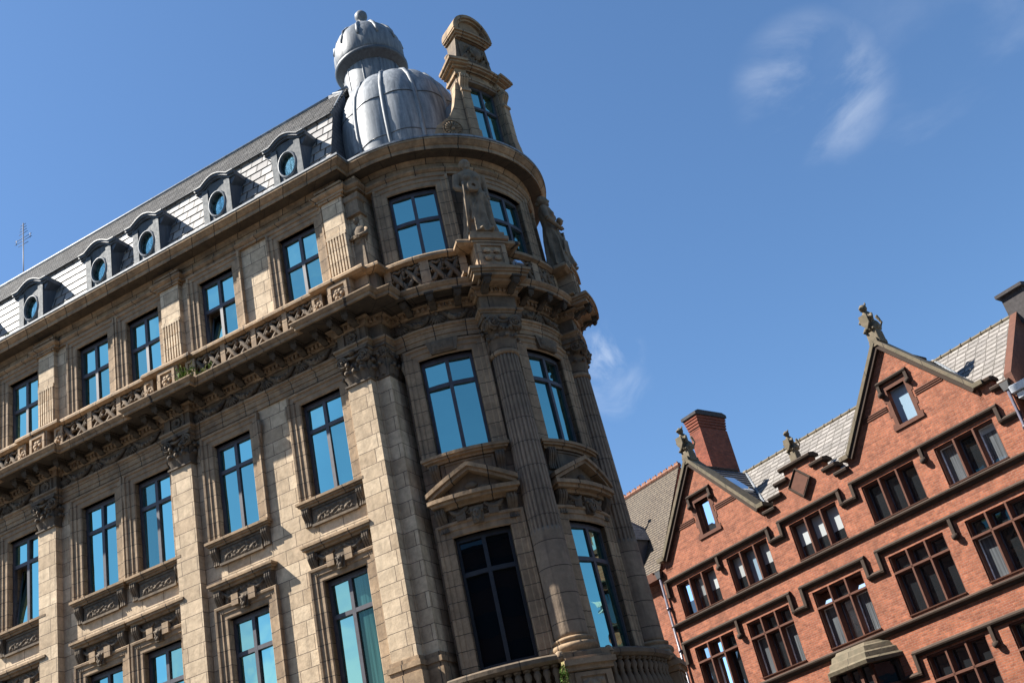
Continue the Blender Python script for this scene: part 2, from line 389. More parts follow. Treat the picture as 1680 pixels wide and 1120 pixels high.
def remesh(o, size, smooth=True):
    m = o.modifiers.new('fuse', 'REMESH'); m.mode = 'VOXEL'; m.voxel_size = size; m.use_smooth_shade = smooth
    return o
# ------------------------------------------------------------------ ground
def sheet(name, pts, z, mat, kind='structure'):
    mb = MB(); n = len(pts)
    mb.add([(x, y, z) for x, y in pts], [tuple(range(n))]); o = mb.build(name, mat); tag(o, kind=kind); return o
sheet('ground', [(-900, -900), (900, -900), (900, 900), (-900, 900)], -.012, paving)
U1 = Vector((0.925616, -0.378464)); N1 = Vector((-0.378464, -0.925616)); U2 = Vector((0.688196, -0.725525)); N2 = Vector((-0.725525, -0.688196))
O1 = U1*-14.6+N1*-25.0; A1 = atan2(U1.y, U1.x)
O2 = U2*-18.0+N2*-36.0; A2 = atan2(U2.y, U2.x)
def w1(x, y): p = O1+U1*x-N1*y; return (p.x, p.y)
def w2(x, y): p = O2+U2*x-N2*y; return (p.x, p.y)
sheet('road', [w1(-60, -6), w1(-60, -22), w1(60, -22), w1(60, -6)], -.008, asphalt)
sheet('side_road', [w2(-45, -8.6), w2(-45, -3), w2(3, -3), w2(3, -8.6)], -.004, asphalt)

# ------------------------------------------------------------------ the stone corner building
B = empty('stone_building', (O1.x, O1.y, 0), A1)
tag(B, 'buff stone corner building with giant fluted columns, lead dome and mansard roof', 'building')
CX, CY, RW = .65, 4.05, 3.5
def arc(phi, r): a = radians(phi); return (CX+r*sin(a), CY-r*cos(a))
def bend(phi_c):
    def tf(x, y, z):
        a = radians(phi_c)+x/RW; r = RW-y
        return (CX+r*sin(a), CY-r*cos(a), z)
    return tf
def place(dx):
    return lambda x, y, z: (x+dx, y, z)
BAYW = [21.5, 75.5, 129.5]; COLS = [48.5, 102.5]; PHE = 151; HB = 12.9
WX = [-1.93, -5.27, -8.46, -10.73, -14.03, -17.4]
PILX = [(-.79, .0), (-7.5, -6.68), (-13.13, -12.36), (-19.9, -19.1)]
ROWS = {'A': (20.40, 23.10, .71), 'B': (14.15, 17.18, .71), 'C': (8.25, 11.78, .71)}
ZS = [0, 8.25, 11.78, 14.15, 17.18, 20.40, 23.10, 24.2]

# walls -------------------------------------------------------------
mb = MB()
holes = sorted((c-.71, c+.71) for c in WX)
def wallband(mb, xa, xb, z0, z1, cut, y0=0, y1=.5):
    if not cut: mb.box(xa, xb, y0, y1, z0, z1); return
    x = xa
    for a, b in cut: mb.box(x, a, y0, y1, z0, z1); x = b
    mb.box(x, xb, y0, y1, z0, z1)
for z0, z1 in zip(ZS[:-1], ZS[1:]):
    wallband(mb, -24, .05, z0, z1, holes if (z0, z1) in [(8.25, 11.78), (14.15, 17.18), (20.40, 23.10)] else None)
mb.build('wall', stone, B)
mb = MB(bend(0))
k = radians(1)*RW
bh = [((c-HB)*k, (c+HB)*k) for c in BAYW]
for z0, z1 in zip(ZS[:-1], ZS[1:]):
    wallband(mb, 0, PHE*k, z0, z1, bh if (z0, z1) in [(8.25, 11.78), (14.15, 17.18), (20.40, 23.10)] else None, 0, .4)
mb.build('tower_wall', stone_shaded, B)
mb = MB()                                       # flank to the side street and the back
f0 = arc(PHE, RW); fd = Vector((cos(radians(PHE)), sin(radians(PHE))))
f1 = (f0[0]+fd.x*2.2, f0[1]+fd.y*2.2)
mb.prism_z([f0, f1, (-24, f1[1]), (-24, .5), (.05, .5), (.3, .95), (2.2, 2.4)], 0, 24.2)
mb.build('rear_wall', stone_shaded, B)
mb = MB(); mb.box(-.02, .46, .05, 1.2, 0, 24.2); mb.build('respond_pier', stone, B)

# windows -----------------------------------------------------------
def window_unit(tf, row, gl, arch_mat=jamb, opened=False, hw=.71, curved=False, tr=None, glasses=None):
    z0, z1, _ = ROWS[row]; h = z1-z0
    zt = z1-h*{'A': .40, 'B': .29, 'C': .29}[row]
    y = .15 if curved else .17
    mb = MB(tf); fw = .085; ff = y-.02
    mb.box(-hw, -hw+fw, ff, y+.10, z0, z1); mb.box(hw-fw, hw, ff, y+.10, z0, z1)
    mb.box(-hw+fw, hw-fw, ff, y+.10, z0, z0+fw); mb.box(-hw+fw, hw-fw, ff, y+.10, z1-fw-.05, z1)
    mb.box(-.055, .055, ff-.004, y+.09, z0+fw, z1-fw-.05)
    mb.box(-hw+fw, -.055, ff-.002, y+.085, zt-.06, zt+.06); mb.box(.055, hw-fw, ff-.002, y+.085, zt-.06, zt+.06)
    win = mb.build('window', black_m if gl is g_dark else frame_m, B)
    lights = [(-hw+fw, -.055, z0+fw, zt-.06), (.055, hw-fw, z0+fw, zt-.06), (-hw+fw, -.055, zt+.06, z1-fw-.05), (.055, hw-fw, zt+.06, z1-fw-.05)]
    for i, (a, b, c, d) in enumerate(lights):
        mb = MB(tf); t1, t2 = R(-.010, .010), R(-.014, .014); yy = y+.045
        if opened and i == 0:
            mb.add([(a+.03, yy, c), (b-.03, yy, c), (b-.03, yy+.26, d), (a+.03, yy+.26, d)], [(0, 1, 2, 3)])
            mb.build('pane', g_blue, win)
            mf = MB(tf); mf.tube([(a+.03, yy-.01, c+.02), (a+.03, yy+.25, d-.02), (b-.03, yy+.25, d-.02), (b-.03, yy-.01, c+.02)], .025, 6, False)
            mf.build('casement', frame_m, win)
            mr = MB(tf); mr.box(a, b, yy+.32, yy+.34, c, d); mr.build('dark_room', room_m, win)
            continue
        mb.add([(a, yy+t1, c), (b, yy-t1, c), (b, yy-t1+t2, d), (a, yy+t1+t2, d)], [(0, 1, 2, 3)])
        mb.build('pane', (glasses[i] if glasses else gl), win)
    mb = MB(tf); w = hw
    prof = [(0, -.30), (0, .02), (.03, .05), (.17, .05), (.19, .085), (.21, .085), (.31, .085), (.33, .13), (.39, .14), (.41, .12), (.41, -.02)]
    mb.frame([(-w, z0), (-w, z1), (w, z1), (w, z0)], prof)
    if row == 'B':                              # small scrolled ears beside the head
        for sgn in (-1, 1):
            pts = [(sgn*(w+.41), -.06, z1-.62), (sgn*(w+.43), -.08, z1-.30), (sgn*(w+.47), -.09, z1-.08), (sgn*(w+.44), -.09, z1+.12)]
            mb.tube(pts, [.03, .045, .06, .05], 6)
    mb.build('architrave', arch_mat, win)
    return win
def scroll_console(mb, x0, x1, yo, ztop, zbot, d=.22):
    """S-shaped bracket, fluted on its face"""
    prof = []
    n = 9
    for i in range(n):
        f = i/(n-1); prof.append((yo-d*(.95-.55*f+.22*sin(f*2*pi)), ztop+(zbot-ztop)*f))
    prof += [(yo, zbot), (yo, ztop)]
    mb.prism_x(prof, x0, x1, 1)
    w = x1-x0
    for j in range(3):
        xa = x0+w*(.12+.30*j)
        p2 = [(y-.018, z) for y, z in prof[:-2]]+[(y+.02, z) for y, z in prof[:-2]][::-1]
        mb.prism_x(p2, xa, xa+w*.16, 1)
def relief(mb, x0, x1, z0, z1, y, amp=.05, nu=72, nv=16, kx=7, seed=0):
    def fn(u, v):
        uu = u*kx*2*pi; w = v*2*pi
        a = sin(uu+2.4*sin(w+seed))*cos(v*pi*2.4+sin(uu)*.9)
        b2 = sin(uu*2.3+1.7+2.0*cos(w*1.3+uu*.5))*sin(w*1.7+seed+1.1*sin(uu*1.5))
        a = max(abs(a)**.7, abs(b2)**1.2*.9)-.35*max(0, sin(uu*3+w*4))*max(0, cos(w*3))
        e = (sin(pi*min(1, v*5)/2) if v < .2 else sin(pi*min(1, (1-v)*5)/2))*min(1, u*12, (1-u)*12)
        return (x0+(x1-x0)*u, y-amp*1.25*a*e-.004, z0+(z1-z0)*v)
    mb.grid(fn, nu, nv)
def sill_unit(win, tf, hw, ztop, curved=False, end_l=True):
    mb = MB(tf)
    for o, a, b, e in ((.26, 0, -.075, 0), (.21, -.075, -.13, .04), (.15, -.13, -.20, .09)):
        mb.box(-hw+e, hw-e, -o, .05, ztop+b, ztop+a)
    s = mb.build('sill', mould, win)
    for q in (-1, 1):
        mb = MB(tf); scroll_console(mb, q*(hw-.24)-.12, q*(hw-.24)+.12, 0, ztop-.20, ztop-.72, .17); mb.build('sill_bracket', carved, win)
    mb = MB(tf)
    x = hw-.42; zt, zb = ztop-.22, ztop-.70
    mb.box(-x, x, -.06, .02, zb, zt); mb.box(-x-.04, x+.04, -.10, .01, zb-.07, zb); mb.box(-x, x, -.09, .01, zt-.06, zt)
    relief(mb, -x+.06, x-.06, zb+.02, zt-.08, -.06, .045, kx=max(3, int(hw*3.2)))
    mb.build('carved_panel', carved, win)
def mask(mb, x, y, z, s=1.0):
    """keystone block with a bearded face on it"""
    mb.prism_y([(x-.15*s, z-.26*s), (x+.15*s, z-.26*s), (x+.2*s, z+.26*s), (x-.2*s, z+.26*s)], y-.10*s, y+.1)
    mb.ball((x, y-.13*s, z+.02*s), .13*s, 8, (1, .7, 1.35)); mb.ball((x, y-.23*s, z), .03*s, 6, (.8, 1, 1.6))
    for q in (-1, 1):
        mb.ball((x+q*.05*s, y-.21*s, z+.06*s), .025*s, 6); mb.ball((x+q*.13*s, y-.12*s, z+.10*s), .06*s, 6); mb.ball((x+q*.06*s, y-.18*s, z-.14*s), .05*s, 6, (1, 1, 1.5))
    mb.ball((x, y-.17*s, z-.19*s), .06*s, 6, (1, 1, 1.4))
def hood_unit(win, tf, hw, ends=True):
    zt = 12.86
    mb = MB(tf)
    for o, a, b, e in ((.30, 0, -.07, 0), (.26, -.07, -.14, .03), (.17, -.14, -.22, .10)):
        mb.box(-hw+e, hw-e, -o, .05, zt+b, zt+a)
    mb.build('hood', mould, win)
    for q in (-1, 1):
        mb = MB(tf); scroll_console(mb, q*(hw-.26)-.12, q*(hw-.26)+.12, 0, zt-.22, zt-.86, .2); mb.build('hood_bracket', carved, win)
    mb = MB(tf); x = hw-.44
    mb.box(-x, x, -.05, .02, 12.10, zt-.2)
    for q in (-1, 1):                            # swags either side of the keystone
        pts = [(q*(.18+.58*i/8), -.09, 12.52-.17*sin(pi*i/8)+.02) for i in range(9)]
        mb.tube(pts, [.03+.035*sin(pi*i/8) for i in range(9)], 7)
        mb.ball((q*.79, -.09, 12.5), .07, 6, (1, 1, 1.6))
    relief(mb, -x, x, 12.16, 12.6, -.05, .05, kx=5)
    mask(mb, 0, -.08, 12.12, .8)
    mb.build('carved_frieze', carved, win)
    for q in (-1, 1): mb = MB(tf); mb.box(q*.18, q*.42, -.20, .02, 12.06, 12.38); mb.build('stepped_head', jamb, win)

GL = {('A', 0): g_blue, ('B', 3): g_blue}
for i, x in enumerate(WX):
    tf = place(x); pair = i in (2, 3)
    window_unit(tf, 'A', g_blue, opened=(i == 1))
    w = window_unit(tf, 'B', g_curt if i == 2 else g_blue, opened=(i == 4))
    sill_unit(w, tf, 1.125 if pair else 1.17, 14.15)
    w = window_unit(tf, 'C', g_blue, glasses=[g_blue, g_teal, g_blue, g_teal] if i == 0 else None)
    hood_unit(w, tf, 1.125 if pair else 1.17); sill_unit(w, tf, 1.125 if pair else 1.17, 8.25)
for i, ph in enumerate(BAYW):
    tf = bend(ph); hw = HB*k
    window_unit(tf, 'A', g_blue, hw=hw, curved=True)
    w = window_unit(tf, 'B', g_blue, hw=hw, curved=True)
    mb = MB(tf)
    for o, a, b, e in ((.26, 0, -.085, 0), (.21, -.085, -.15, .05), (.12, -.15, -.24, .1)):
        mb.box(-1.19+e, 1.19-e, -o, .05, 14.12+b, 14.12+a)
    mb.build('sill', mould, w)
    for q in (-1, 1):
        mb = MB(tf); scroll_console(mb, q*.90-.12, q*.90+.12, 0, 13.88, 13.28, .2); mb.build('sill_bracket', carved, w)
    mb = MB(tf); mb.box(-.74, .74, -.04, .01, 13.2, 13.86)
    mb.frame([(-.68, 13.2), (-.68, 13.8), (.68, 13.8), (.68, 13.2)], [(0, .03), (0, .07), (.06, .07), (.06, .03)])
    mb.build('sunk_panel', frieze_m, w)
    # keystone block over the first-floor light
    mb = MB(tf); mb.prism_y([(-.36, 17.22), (.36, 17.22), (.46, 17.62), (-.46, 17.62)], -.17, .02); relief(mb, -.3, .3, 17.26, 17.58, -.17, .04, 20, 8, 3)
    mb.build('keystone', frieze_m, w)
    w = window_unit(tf, 'C', g_dark if i == 0 else g_blue, hw=hw, curved=True)
    # pediment hood, bent round the tower
    mb = MB(tf); H = 1.16; zb = 12.62
    for o, a, b, e in ((.44, .20, .09, 0), (.36, .09, 0, .06), (.2, 0, -.10, .16)):
        mb.box(-H+e, H-e, -o, .05, zb+b, zb+a)
    def rake(o, lo, hi, e):
        n = 14
        for q in (-1, 1):
            rings = []
            for j in range(n+1):
                x = q*(H-e)*(1-j/n); zc = zb+.20+(.60)*(j/n)
                rings.append([(x, -o, zc+lo), (x, .05, zc+lo), (x, .05, zc+hi), (x, -o, zc+hi)])
            mb.ring(rings)
    rake(.44, .10, .22, 0); rake(.37, 0.0, .10, .04)
    mb.build('pediment', mould, w)
    mb = MB(tf); n = 12
    mb.ring([[(H*(.9)*(2*j/n-1), -.12, zb+.2), (H*.9*(2*j/n-1), .03, zb+.2), (H*.9*(2*j/n-1), .03, zb+.22+.58*(1-abs(2*j/n-1))), (H*.9*(2*j/n-1), -.12, zb+.22+.58*(1-abs(2*j/n-1)))] for j in range(n+1)])
    mb.ball((0, -.13, zb+.42), .13, 8, (1.3, .6, .8))
    for q in (-1, 1): mb.ball((q*.33, -.12, zb+.32), .09, 6, (1.5, .6, .7))
    mb.build('tympanum', frieze_m, w)
    for q in (-1, 1):
        mb = MB(tf); scroll_console(mb, q*.94-.13, q*.94+.13, 0, zb-.02, 11.95, .26); mb.build('hood_bracket', carved, w)
    mb = MB(tf)
    mb.box(-.8, .8, -.05, .02, 12.16, zb-.05); relief(mb, -.76, .76, 12.2, zb-.12, -.05, .09, 60, 14, 6, 1.0); mask(mb, 0, -.1, 12.2, .9)
    for q in (-1, 1):
        mb.tube([(q*(.22+.5*j/8), -.12, 12.5-.16*sin(pi*j/8)) for j in range(9)], [.04+.04*sin(pi*j/8) for j in range(9)], 7)
        mb.box(q*.3, q*.55, -.17, .02, 12.14, 12.36)
    mb.build('carved_frieze', carved, w)

# pilasters ---------------------------------------------------------
def leaf(mb, x, y, z, h, w, out=.10, dx=0.0):
    pts = []
    for i in range(6):
        f = i/5; yy = y-out*(f**2.2)*1.0; zz = z+h*(f if f < .85 else .85-(f-.85)*.6); ww = w*(.55+.6*sin(pi*min(1, f*.9+.1)))*(1 if f < .9 else .6)
        pts.append((x+dx*f, yy, zz, ww/2))
    vs = []; fs = []
    for (px, py, pz, w2) in pts: vs += [(px-w2, py+.02, pz), (px, py-.035, pz+.01), (px+w2, py+.02, pz)]
    for i in range(5):
        a = 3*i; fs += [(a, a+1, a+4, a+3), (a+1, a+2, a+5, a+4)]
    mb.add(vs, fs, True); mb.ball((x+dx, y-out*.95, z+h*.86), w*.26, 5)
def volute(mb, c, r, ax='y', s=1, t=.10, n=26):
    """spiral scroll: coil wound on a drum"""
    x, y, z = c
    drum = []
    for i in range(n+1):
        a = i/n*2*pi*2.1; rr = r*(1-.78*i/n)
        if ax == 'y': drum.append((x+s*rr*cos(a), y-t*(.5+.4*i/n), z+rr*sin(a)))
        else: drum.append((x+s*t*(.5+.4*i/n), y-rr*cos(a), z+rr*sin(a)))
    mb.tube(drum, [r*.20*(1-.5*i/n) for i in range(n+1)], 6)
    m = 14
    ring = lambda q, rr: [(x+rr*cos(2*pi*j/m), y-q, z+rr*sin(2*pi*j/m)) if ax == 'y' else (x+s*q, y+rr*cos(2*pi*j/m), z+rr*sin(2*pi*j/m)) for j in range(m)]
    mb.ring([ring(-t*.2, r*.95), ring(t*.5, r*.95), ring(t*.6, r*.8)])
    mb.ball((x, y-t, z) if ax == 'y' else (x+s*t, y, z), r*.22, 6)
def pil_capital(par, tf, x0, x1, o, z0, z1):
    mb = MB(tf); w = x1-x0; xc = (x0+x1)/2; h = z1-z0
    mb.box(x0+.03, x1-.03, -o-.02, .1, z0+.06, z1-.08)
    mb.box(x0-.05, x1+.05, -o-.06, .1, z0, z0+.055)
    mb.prism_y([(x0-.13, z1-.10), (x1+.13, z1-.10), (x1+.15, z1), (x0-.15, z1)], -o-.16, .1)
    for rowz, n, hh, off in ((z0+.06, 3, .36, 0), (z0+.28, 2, .40, .5)):
        for i in range(n):
            f = (i+.5)/n
            leaf(mb, x0+w*f, -o-.03, rowz, hh*h/1.0, w*.36, .13)
    for zz in (z0+.06, z0+.3):
        for yy in (-o+.08, -o*.3):
            p = MB(); leaf(p, 0, 0, 0, .36, .26, .12)
            mb.add([(x1+.02-a[1], yy+a[0], zz+a[2]) for a in p.v], p.f, True)
            mb.add([(x0-.02+a[1], yy-a[0], zz+a[2]) for a in p.v], p.f, True)
    for q, xx in ((-1, x0+.04), (1, x1-.04)):
        volute(mb, (xx, -o-.06, z1-.30), .19, 'y', q, .12)
        volute(mb, (xx+q*.02, -o+.05, z1-.30), .18, 'x', q, .10)
    mb.tube([(x0+.2, -o-.1, z1-.2), (xc, -o-.13, z1-.26), (x1-.2, -o-.1, z1-.2)], .05, 6)
    mb.ball((xc, -o-.16, z1-.08), .10, 7, (1.2, .8, .8))
    for i in range(4): mb.ball((x0+w*(.2+.2*i), -o-.10, z1-.50), .055, 6)
    return mb.build('capital', carved, par)
for x0, x1 in PILX:
    mb = MB(); o = .25
    mb.box(x0, x1, -o, .1, 8.9, 16.88)
    p = mb.build('pilaster', stone, B)
    mb = MB()
    for a, b, e in ((8.80, 8.92, .05), (8.66, 8.80, .11), (8.52, 8.66, .07), (0, 8.52, .13)): mb.box(x0-e, x1+e, -o-e, .1, a, b)
    mb.build('pilaster_base', mould, p)
    pil_capital(p, None, x0, x1, o, 16.86, 17.92)
    mb = MB(); o = .17
    mb.box(x0+.02, x1-.02, -o, .1, 20.45, 23.42)
    n = 7; w = x1-x0-.1
    for i in range(n): mb.box(x0+.05+w*i/(n-.45), x0+.05+w*(i+.55)/(n-.45), -o-.05, -o+.02, 20.5, 22.02)
    mb.box(x0+.02, x1-.02, -o-.05, -o+.02, 22.02, 22.14); mb.box(x0+.02, x1-.02, -o-.05, -o+.02, 20.42, 20.52)
    p = mb.build('upper_pilaster', stone, B)
    mb = MB()
    for a, b, e in ((23.42, 23.50, .05), (23.50, 23.76, .02), (23.76, 23.84, .06), (23.84, 23.92, .10)): mb.box(x0-e, x1+e, -o-.02-e, .1, a, b)
    mb.build('pilaster_cap', mould, p)
mb = MB(lambda x, y, z: (x*.82-.02, y+.11, z)); mb.box(-.05, .60, -.10, .8, 16.88, 17.92)
for zz, n, hh in ((16.95, 2, .4), (17.2, 2, .42)):
    for i in range(n): leaf(mb, .1+.3*i, -.13, zz, hh, .26, .12)
volute(mb, (.52, -.12, 17.62), .17, 'y', 1, .1); volute(mb, (.60, .05, 17.62), .17, 'x', 1, .1); volute(mb, (.60, .4, 17.62), .15, 'x', 1, .1)
for zz in (16.95, 17.25):
    for yy in (.1, .35, .6):
        p = MB(); leaf(p, 0, 0, 0, .36, .26, .12); mb.add([(.62-a[1], yy+a[0], zz+a[2]) for a in p.v], p.f, True)
mb.box(-.02, .70, -.2, .8, 17.84, 17.92); mb.build('respond_capital', carved, B)
mb = MB()
for a, b, e in ((8.80, 8.92, .05), (8.66, 8.80, .10), (8.52, 8.66, .07), (0, 8.52, .12)): mb.box(-.02, .46+e, .05-e, .9, a, b)
mb.build('respond_base', mould, B)
# ------------------------------------------------------------------ entablatures
def base_path(b, cb=None, cw=7.2, resp=.05, r=RW, pil=PILX, m=.05, ue=.05):
    """plan line of the wall face: facade, steps forward at pilasters, round the tower, down the flank"""
    P = [(-24.0, 0)]
    for x0, x1 in sorted(pil):
        if b: P += [(x0-m, 0), (x0-m, -b), (x1+m, -b), (x1+m, 0)]
    if not b: P.append((ue, 0))
    if ue < 0: P.append((ue, CY-r-.0)); resp = None
    if resp is not None: P += [(.46, resp), (.46, CY-r)]
    cs = [c for c in COLS] if cb else []
    ph = 2.5
    while ph < PHE+.01:
        hit = [c for c in cs if c-cw <= ph < c+cw]
        if hit:
            c = hit[0]; P += [arc(c-cw, r), arc(c-cw, r+cb), arc(c-cw/2, r+cb), arc(c, r+cb), arc(c+cw/2, r+cb), arc(c+cw, r+cb), arc(c+cw, r)]
            ph = c+cw+.8; continue
        nxt = [c-cw for c in cs if c-cw > ph]
        if not nxt or nxt[0]-ph > .8: P.append(arc(ph, r))
        ph += 2.5
    P.append(arc(PHE, r)); P.append((P[-1][0]+fd.x*2.2, P[-1][1]+fd.y*2.2))
    return P
BR, CB = .22, .52
mb = MB(); mb.sweep(base_path(BR, CB, resp=.05), [(-.3, 17.66), (.06, 17.66), (.06, 17.80), (.09, 17.81), (.09, 17.96), (.12, 17.97), (.12, 18.02), (.18, 18.06), (.18, 18.12), (-.3, 18.12)]); mb.build('architrave_band', mould, B)
mb = MB(); mb.sweep(base_path(BR, CB, resp=.05), [(-.3, 18.12), (.05, 18.12), (.05, 18.58), (-.3, 18.58)]); fz = mb.build('frieze', frieze_m, B)
def swag(tf, x0, x1, zt):
    mb = MB(tf); w = x1-x0
    pts = []; rad = []
    for i in range(15):
        f = i/14; pts.append((x0+w*f, -.09-.04*sin(pi*f), zt-.26*sin(pi*f)**.8)); rad.append((.035+.07*sin(pi*f))*(1+.22*sin(i*2.4)))
    mb.tube(pts, rad, 8)
    for i in range(2, 13): mb.ball((pts[i][0], pts[i][1]-rad[i]*.6, pts[i][2]+R(-.04, .04)), rad[i]*.6, 5)
    return mb
def fan(mb, x, zt):
    for j in range(7):
        a = (j-3)*.30; mb.tube([(x, -.06, zt+.02), (x+.16*sin(a), -.09, zt-.18*cos(a)), (x+.30*sin(a), -.065, zt-.36*cos(a))], [.015, .03, .035], 5)
    mb.ball((x, -.08, zt+.02), .06, 6)
def garland_run(tf, xa, xb):
    n = max(1, round((xb-xa)/1.36)); w = (xb-xa)/n
    for i in range(n):
        mb = swag(tf, xa+w*i+.22, xa+w*(i+1)-.22, 18.50); mb.build('garland', carved, fz)
    for i in range(n+1): mb = MB(tf); fan(mb, xa+w*i, 18.50); mb.build('shell_fan', carved, fz)
for a, b in ((-12.1, -7.75), (-6.42, -1.05), (-18.85, -13.4)): garland_run(None, a, b)
for a, b in ((3, 40), (57, 94), (111, 148)): garland_run(bend((a+b)/2), -(b-a)/2*k, (b-a)/2*k)
for x0, x1 in PILX:                              # rosette blocks over the pilasters
    mb = MB(); xc = (x0+x1)/2; o = BR+.05
    mb.frame([(xc-.24, 18.16), (xc-.24, 18.54), (xc+.24, 18.54), (xc+.24, 18.16)], [(0, o), (0, o+.05), (.07, o+.05), (.09, o)])
    mb.ring([[(xc+r*cos(2*pi*j/20)*(1+.12*cos(2*pi*j/20*8)), -o-d, 18.35+r*sin(2*pi*j/20)*(1+.12*cos(2*pi*j/20*8))) for j in range(20)] for r, d in ((.2, .0), (.17, .05), (.08, .03))]); mb.ball((xc, -o-.04, 18.35), .06, 6)
    mb.build('rosette', carved, fz)
# dentils, modillion brackets, corona
mb = MB(); mb.sweep(base_path(BR, CB, resp=.05), [(-.3, 18.58), (.10, 18.58), (.14, 18.62), (.14, 18.64), (.16, 18.64), (.16, 18.76), (.28, 18.77), (.28, 18.80), (-.3, 18.80)])
def along(path, off, step, fn, skip=.05):
    P = [Vector(p) for p in path]
    for i in range(len(P)-1):
        d = P[i+1]-P[i]; L = d.length
        if L < .12: continue
        d.normalize(); nn = Vector((d.y, -d.x)); m = max(1, int(L/step+.5)) if L > step else 1
        for j in range(m): fn(P[i]+d*(L*(j+.5)/m), d, nn)
def dent(p, d, nn):
    a = p+nn*.15; q = [a-d*.042, a+d*.042, a+d*.042+nn*.09, a-d*.042+nn*.09]
    mb.prism_z([(v.x, v.y) for v in q], 18.645, 18.755)
along(base_path(BR, CB, resp=.05), 0, .148, dent)
mb.build('dentil_course', mould, B)
PO = .92
mb = MB(); mb.sweep(base_path(BR, None, r=RW-.17), [(-.3, 18.92), (PO-.10, 18.92), (PO-.08, 18.90), (PO-.02, 18.90), (PO-.02, 19.00), (PO+.02, 19.02), (PO+.08, 19.10), (PO+.08, 19.14), (.3, 19.20), (-.3, 19.20)]); cor = mb.build('main_cornice', mould, B)
brk = None
def bracket(p, d, nn):
    global brk
    if brk is None:
        m2 = MB()
        m2.prism_x([(0, 18.60), (-.2, 18.60), (-.34, 18.70), (-.52, 18.74), (-.66, 18.70), (-.70, 18.78), (-.70, 18.90), (0, 18.90)], -.10, .10)
        m2.prism_x([(0, 18.86), (-.74, 18.86), (-.74, 18.918), (0, 18.918)], -.14, .14); m2.ball((0, -.6, 18.70), .07, 6, (1.2, 1, 1)); leaf(m2, 0, -.42, 18.62, .14, .16, .2)
        brk = m2.build('cornice_bracket', soot_shade, B, (p.x, p.y, 0), atan2(d.y, d.x))
    else: clone(brk, B, (p.x, p.y, 0), atan2(d.y, d.x))
for a, b in ((-12.2, -7.65), (-6.5, -.95), (-18.9, -13.3)):
    n = round((b-a)/.76)
    for i in range(n): bracket(Vector((a+(b-a)*(i+.5)/n, 0)), Vector((1, 0)), None)
for x0, x1 in PILX:
    for xx in (x0+.12, x1-.12): bracket(Vector((xx, -BR)), Vector((1, 0)), None)
for a, b, n in ((4, 38, 3), (59, 92, 3), (113, 146, 3)):
    for i in range(n):
        ph = a+(b-a)*(i+.5)/n; bracket(Vector(arc(ph, RW)), Vector((cos(radians(ph)), sin(radians(ph)))), None)
for c in COLS:
    for ph in (c-5.5, c+5.5): bracket(Vector(arc(ph, RW+CB)), Vector((cos(radians(ph)), sin(radians(ph)))), None)
for c in COLS:
    mb = MB(bend(c))
    for a, b_, e, o in ((18.80, 18.90, .50, 1.06), (18.90, 19.01, .62, 1.22), (19.01, 19.08, .66, 1.28), (19.08, 19.16, .70, 1.33), (19.16, 19.21, .66, 1.28)): mb.box(-e, e, -o, .1, a, b_, 6)
    mb.build('cornice_block', mould, cor)
# coffers between the brackets
mb = MB(); mb.sweep(base_path(0), [(-.2, 18.80), (.3, 18.80), (.3, 18.86), (-.2, 18.86)]); mb.build('soffit_bed', soot_shade, cor)
mb = MB(); mb.sweep(base_path(BR, None, r=RW-.17), [(-.1, 18.915), (-.1, 18.90), (PO-.12, 18.90), (PO-.12, 18.915)]); mb.box(.1, 1.5, -.25, .9, 18.86, 18.905); mb.build('soffit', soot_shade, cor)

# ------------------------------------------------------------------ balcony parapet
PZ0, PZ1 = 19.20, 20.22
mb = MB(); mb.sweep(base_path(.12, .40, cw=6.2, resp=.05), [(-.2, 19.20), (.52, 19.20), (.52, 19.27), (.47, 19.30), (.42, 19.33), (-.2, 19.33)]); mb.build('parapet_base', mould, B)
mb = MB(); mb.sweep(base_path(.12, .40, cw=6.2, resp=.05), [(-.2, 20.18), (.42, 20.18), (.47, 20.21), (.54, 20.24), (.54, 20.32), (.50, 20.38), (.30, 20.42), (-.3, 20.42)]); mb.build('parapet_rail', mould, B)
mb = MB(); mb.sweep(base_path(0, 0), [(-.2, 19.3), (.26, 19.3), (.26, 20.2), (-.2, 20.2)]); mb.build('parapet_back', frieze_m, B)
def lattice(tf, x0, x1):
    """pierced panel: two interlaced strapwork lozenges with curled ends"""
    mb = MB(tf); zc = (19.33+20.18)/2; h = .36; w = (x1-x0)/2
    for c in (x0+w*.5, x0+w*1.5):
        for q in (-1, 1):
            pts = [(c+q*w*.47*cos(t*pi), -.37-.02*q*cos(t*pi*2), zc+h*(1-2*t)+.05*sin(2*pi*t)) for t in [i/12 for i in range(13)]]
            mb.tube(pts, .07, 6)
            mb.tube([(c+q*w*.12, -.36, zc-.02), (c+q*w*.3, -.38, zc+.12), (c+q*w*.42, -.37, zc+.02)], .055, 5)
        mb.ball((c, -.38, zc), .07, 6)
        for zz in (zc+h, zc-h): mb.tube([(c-w*.47, -.36, zz-.06), (c-w*.25, -.38, zz+.0), (c, -.37, zz-.06), (c+w*.25, -.38, zz), (c+w*.47, -.36, zz-.06)], .05, 5)
    mb.build('pierced_panel', frieze_m, B)
def post(tf, xc, w, ros=False):
    mb = MB(tf); mb.box(xc-w/2, xc+w/2, -.43, -.2, 19.33, 20.18)
    if ros:
        mb.frame([(xc-w*.32, 19.45), (xc-w*.32, 20.06), (xc+w*.32, 20.06), (xc+w*.32, 19.45)], [(0, .43), (0, .48), (.09, .48), (.09, .43)], True)
        for j in range(5): mb.ball((xc+.1*cos(j*1.257), -.46, 19.76+.1*sin(j*1.257)), .075, 6, (1, .6, 1))
        mb.ball((xc, -.49, 19.76), .05, 6)
    mb.build('parapet_post', jamb, B)
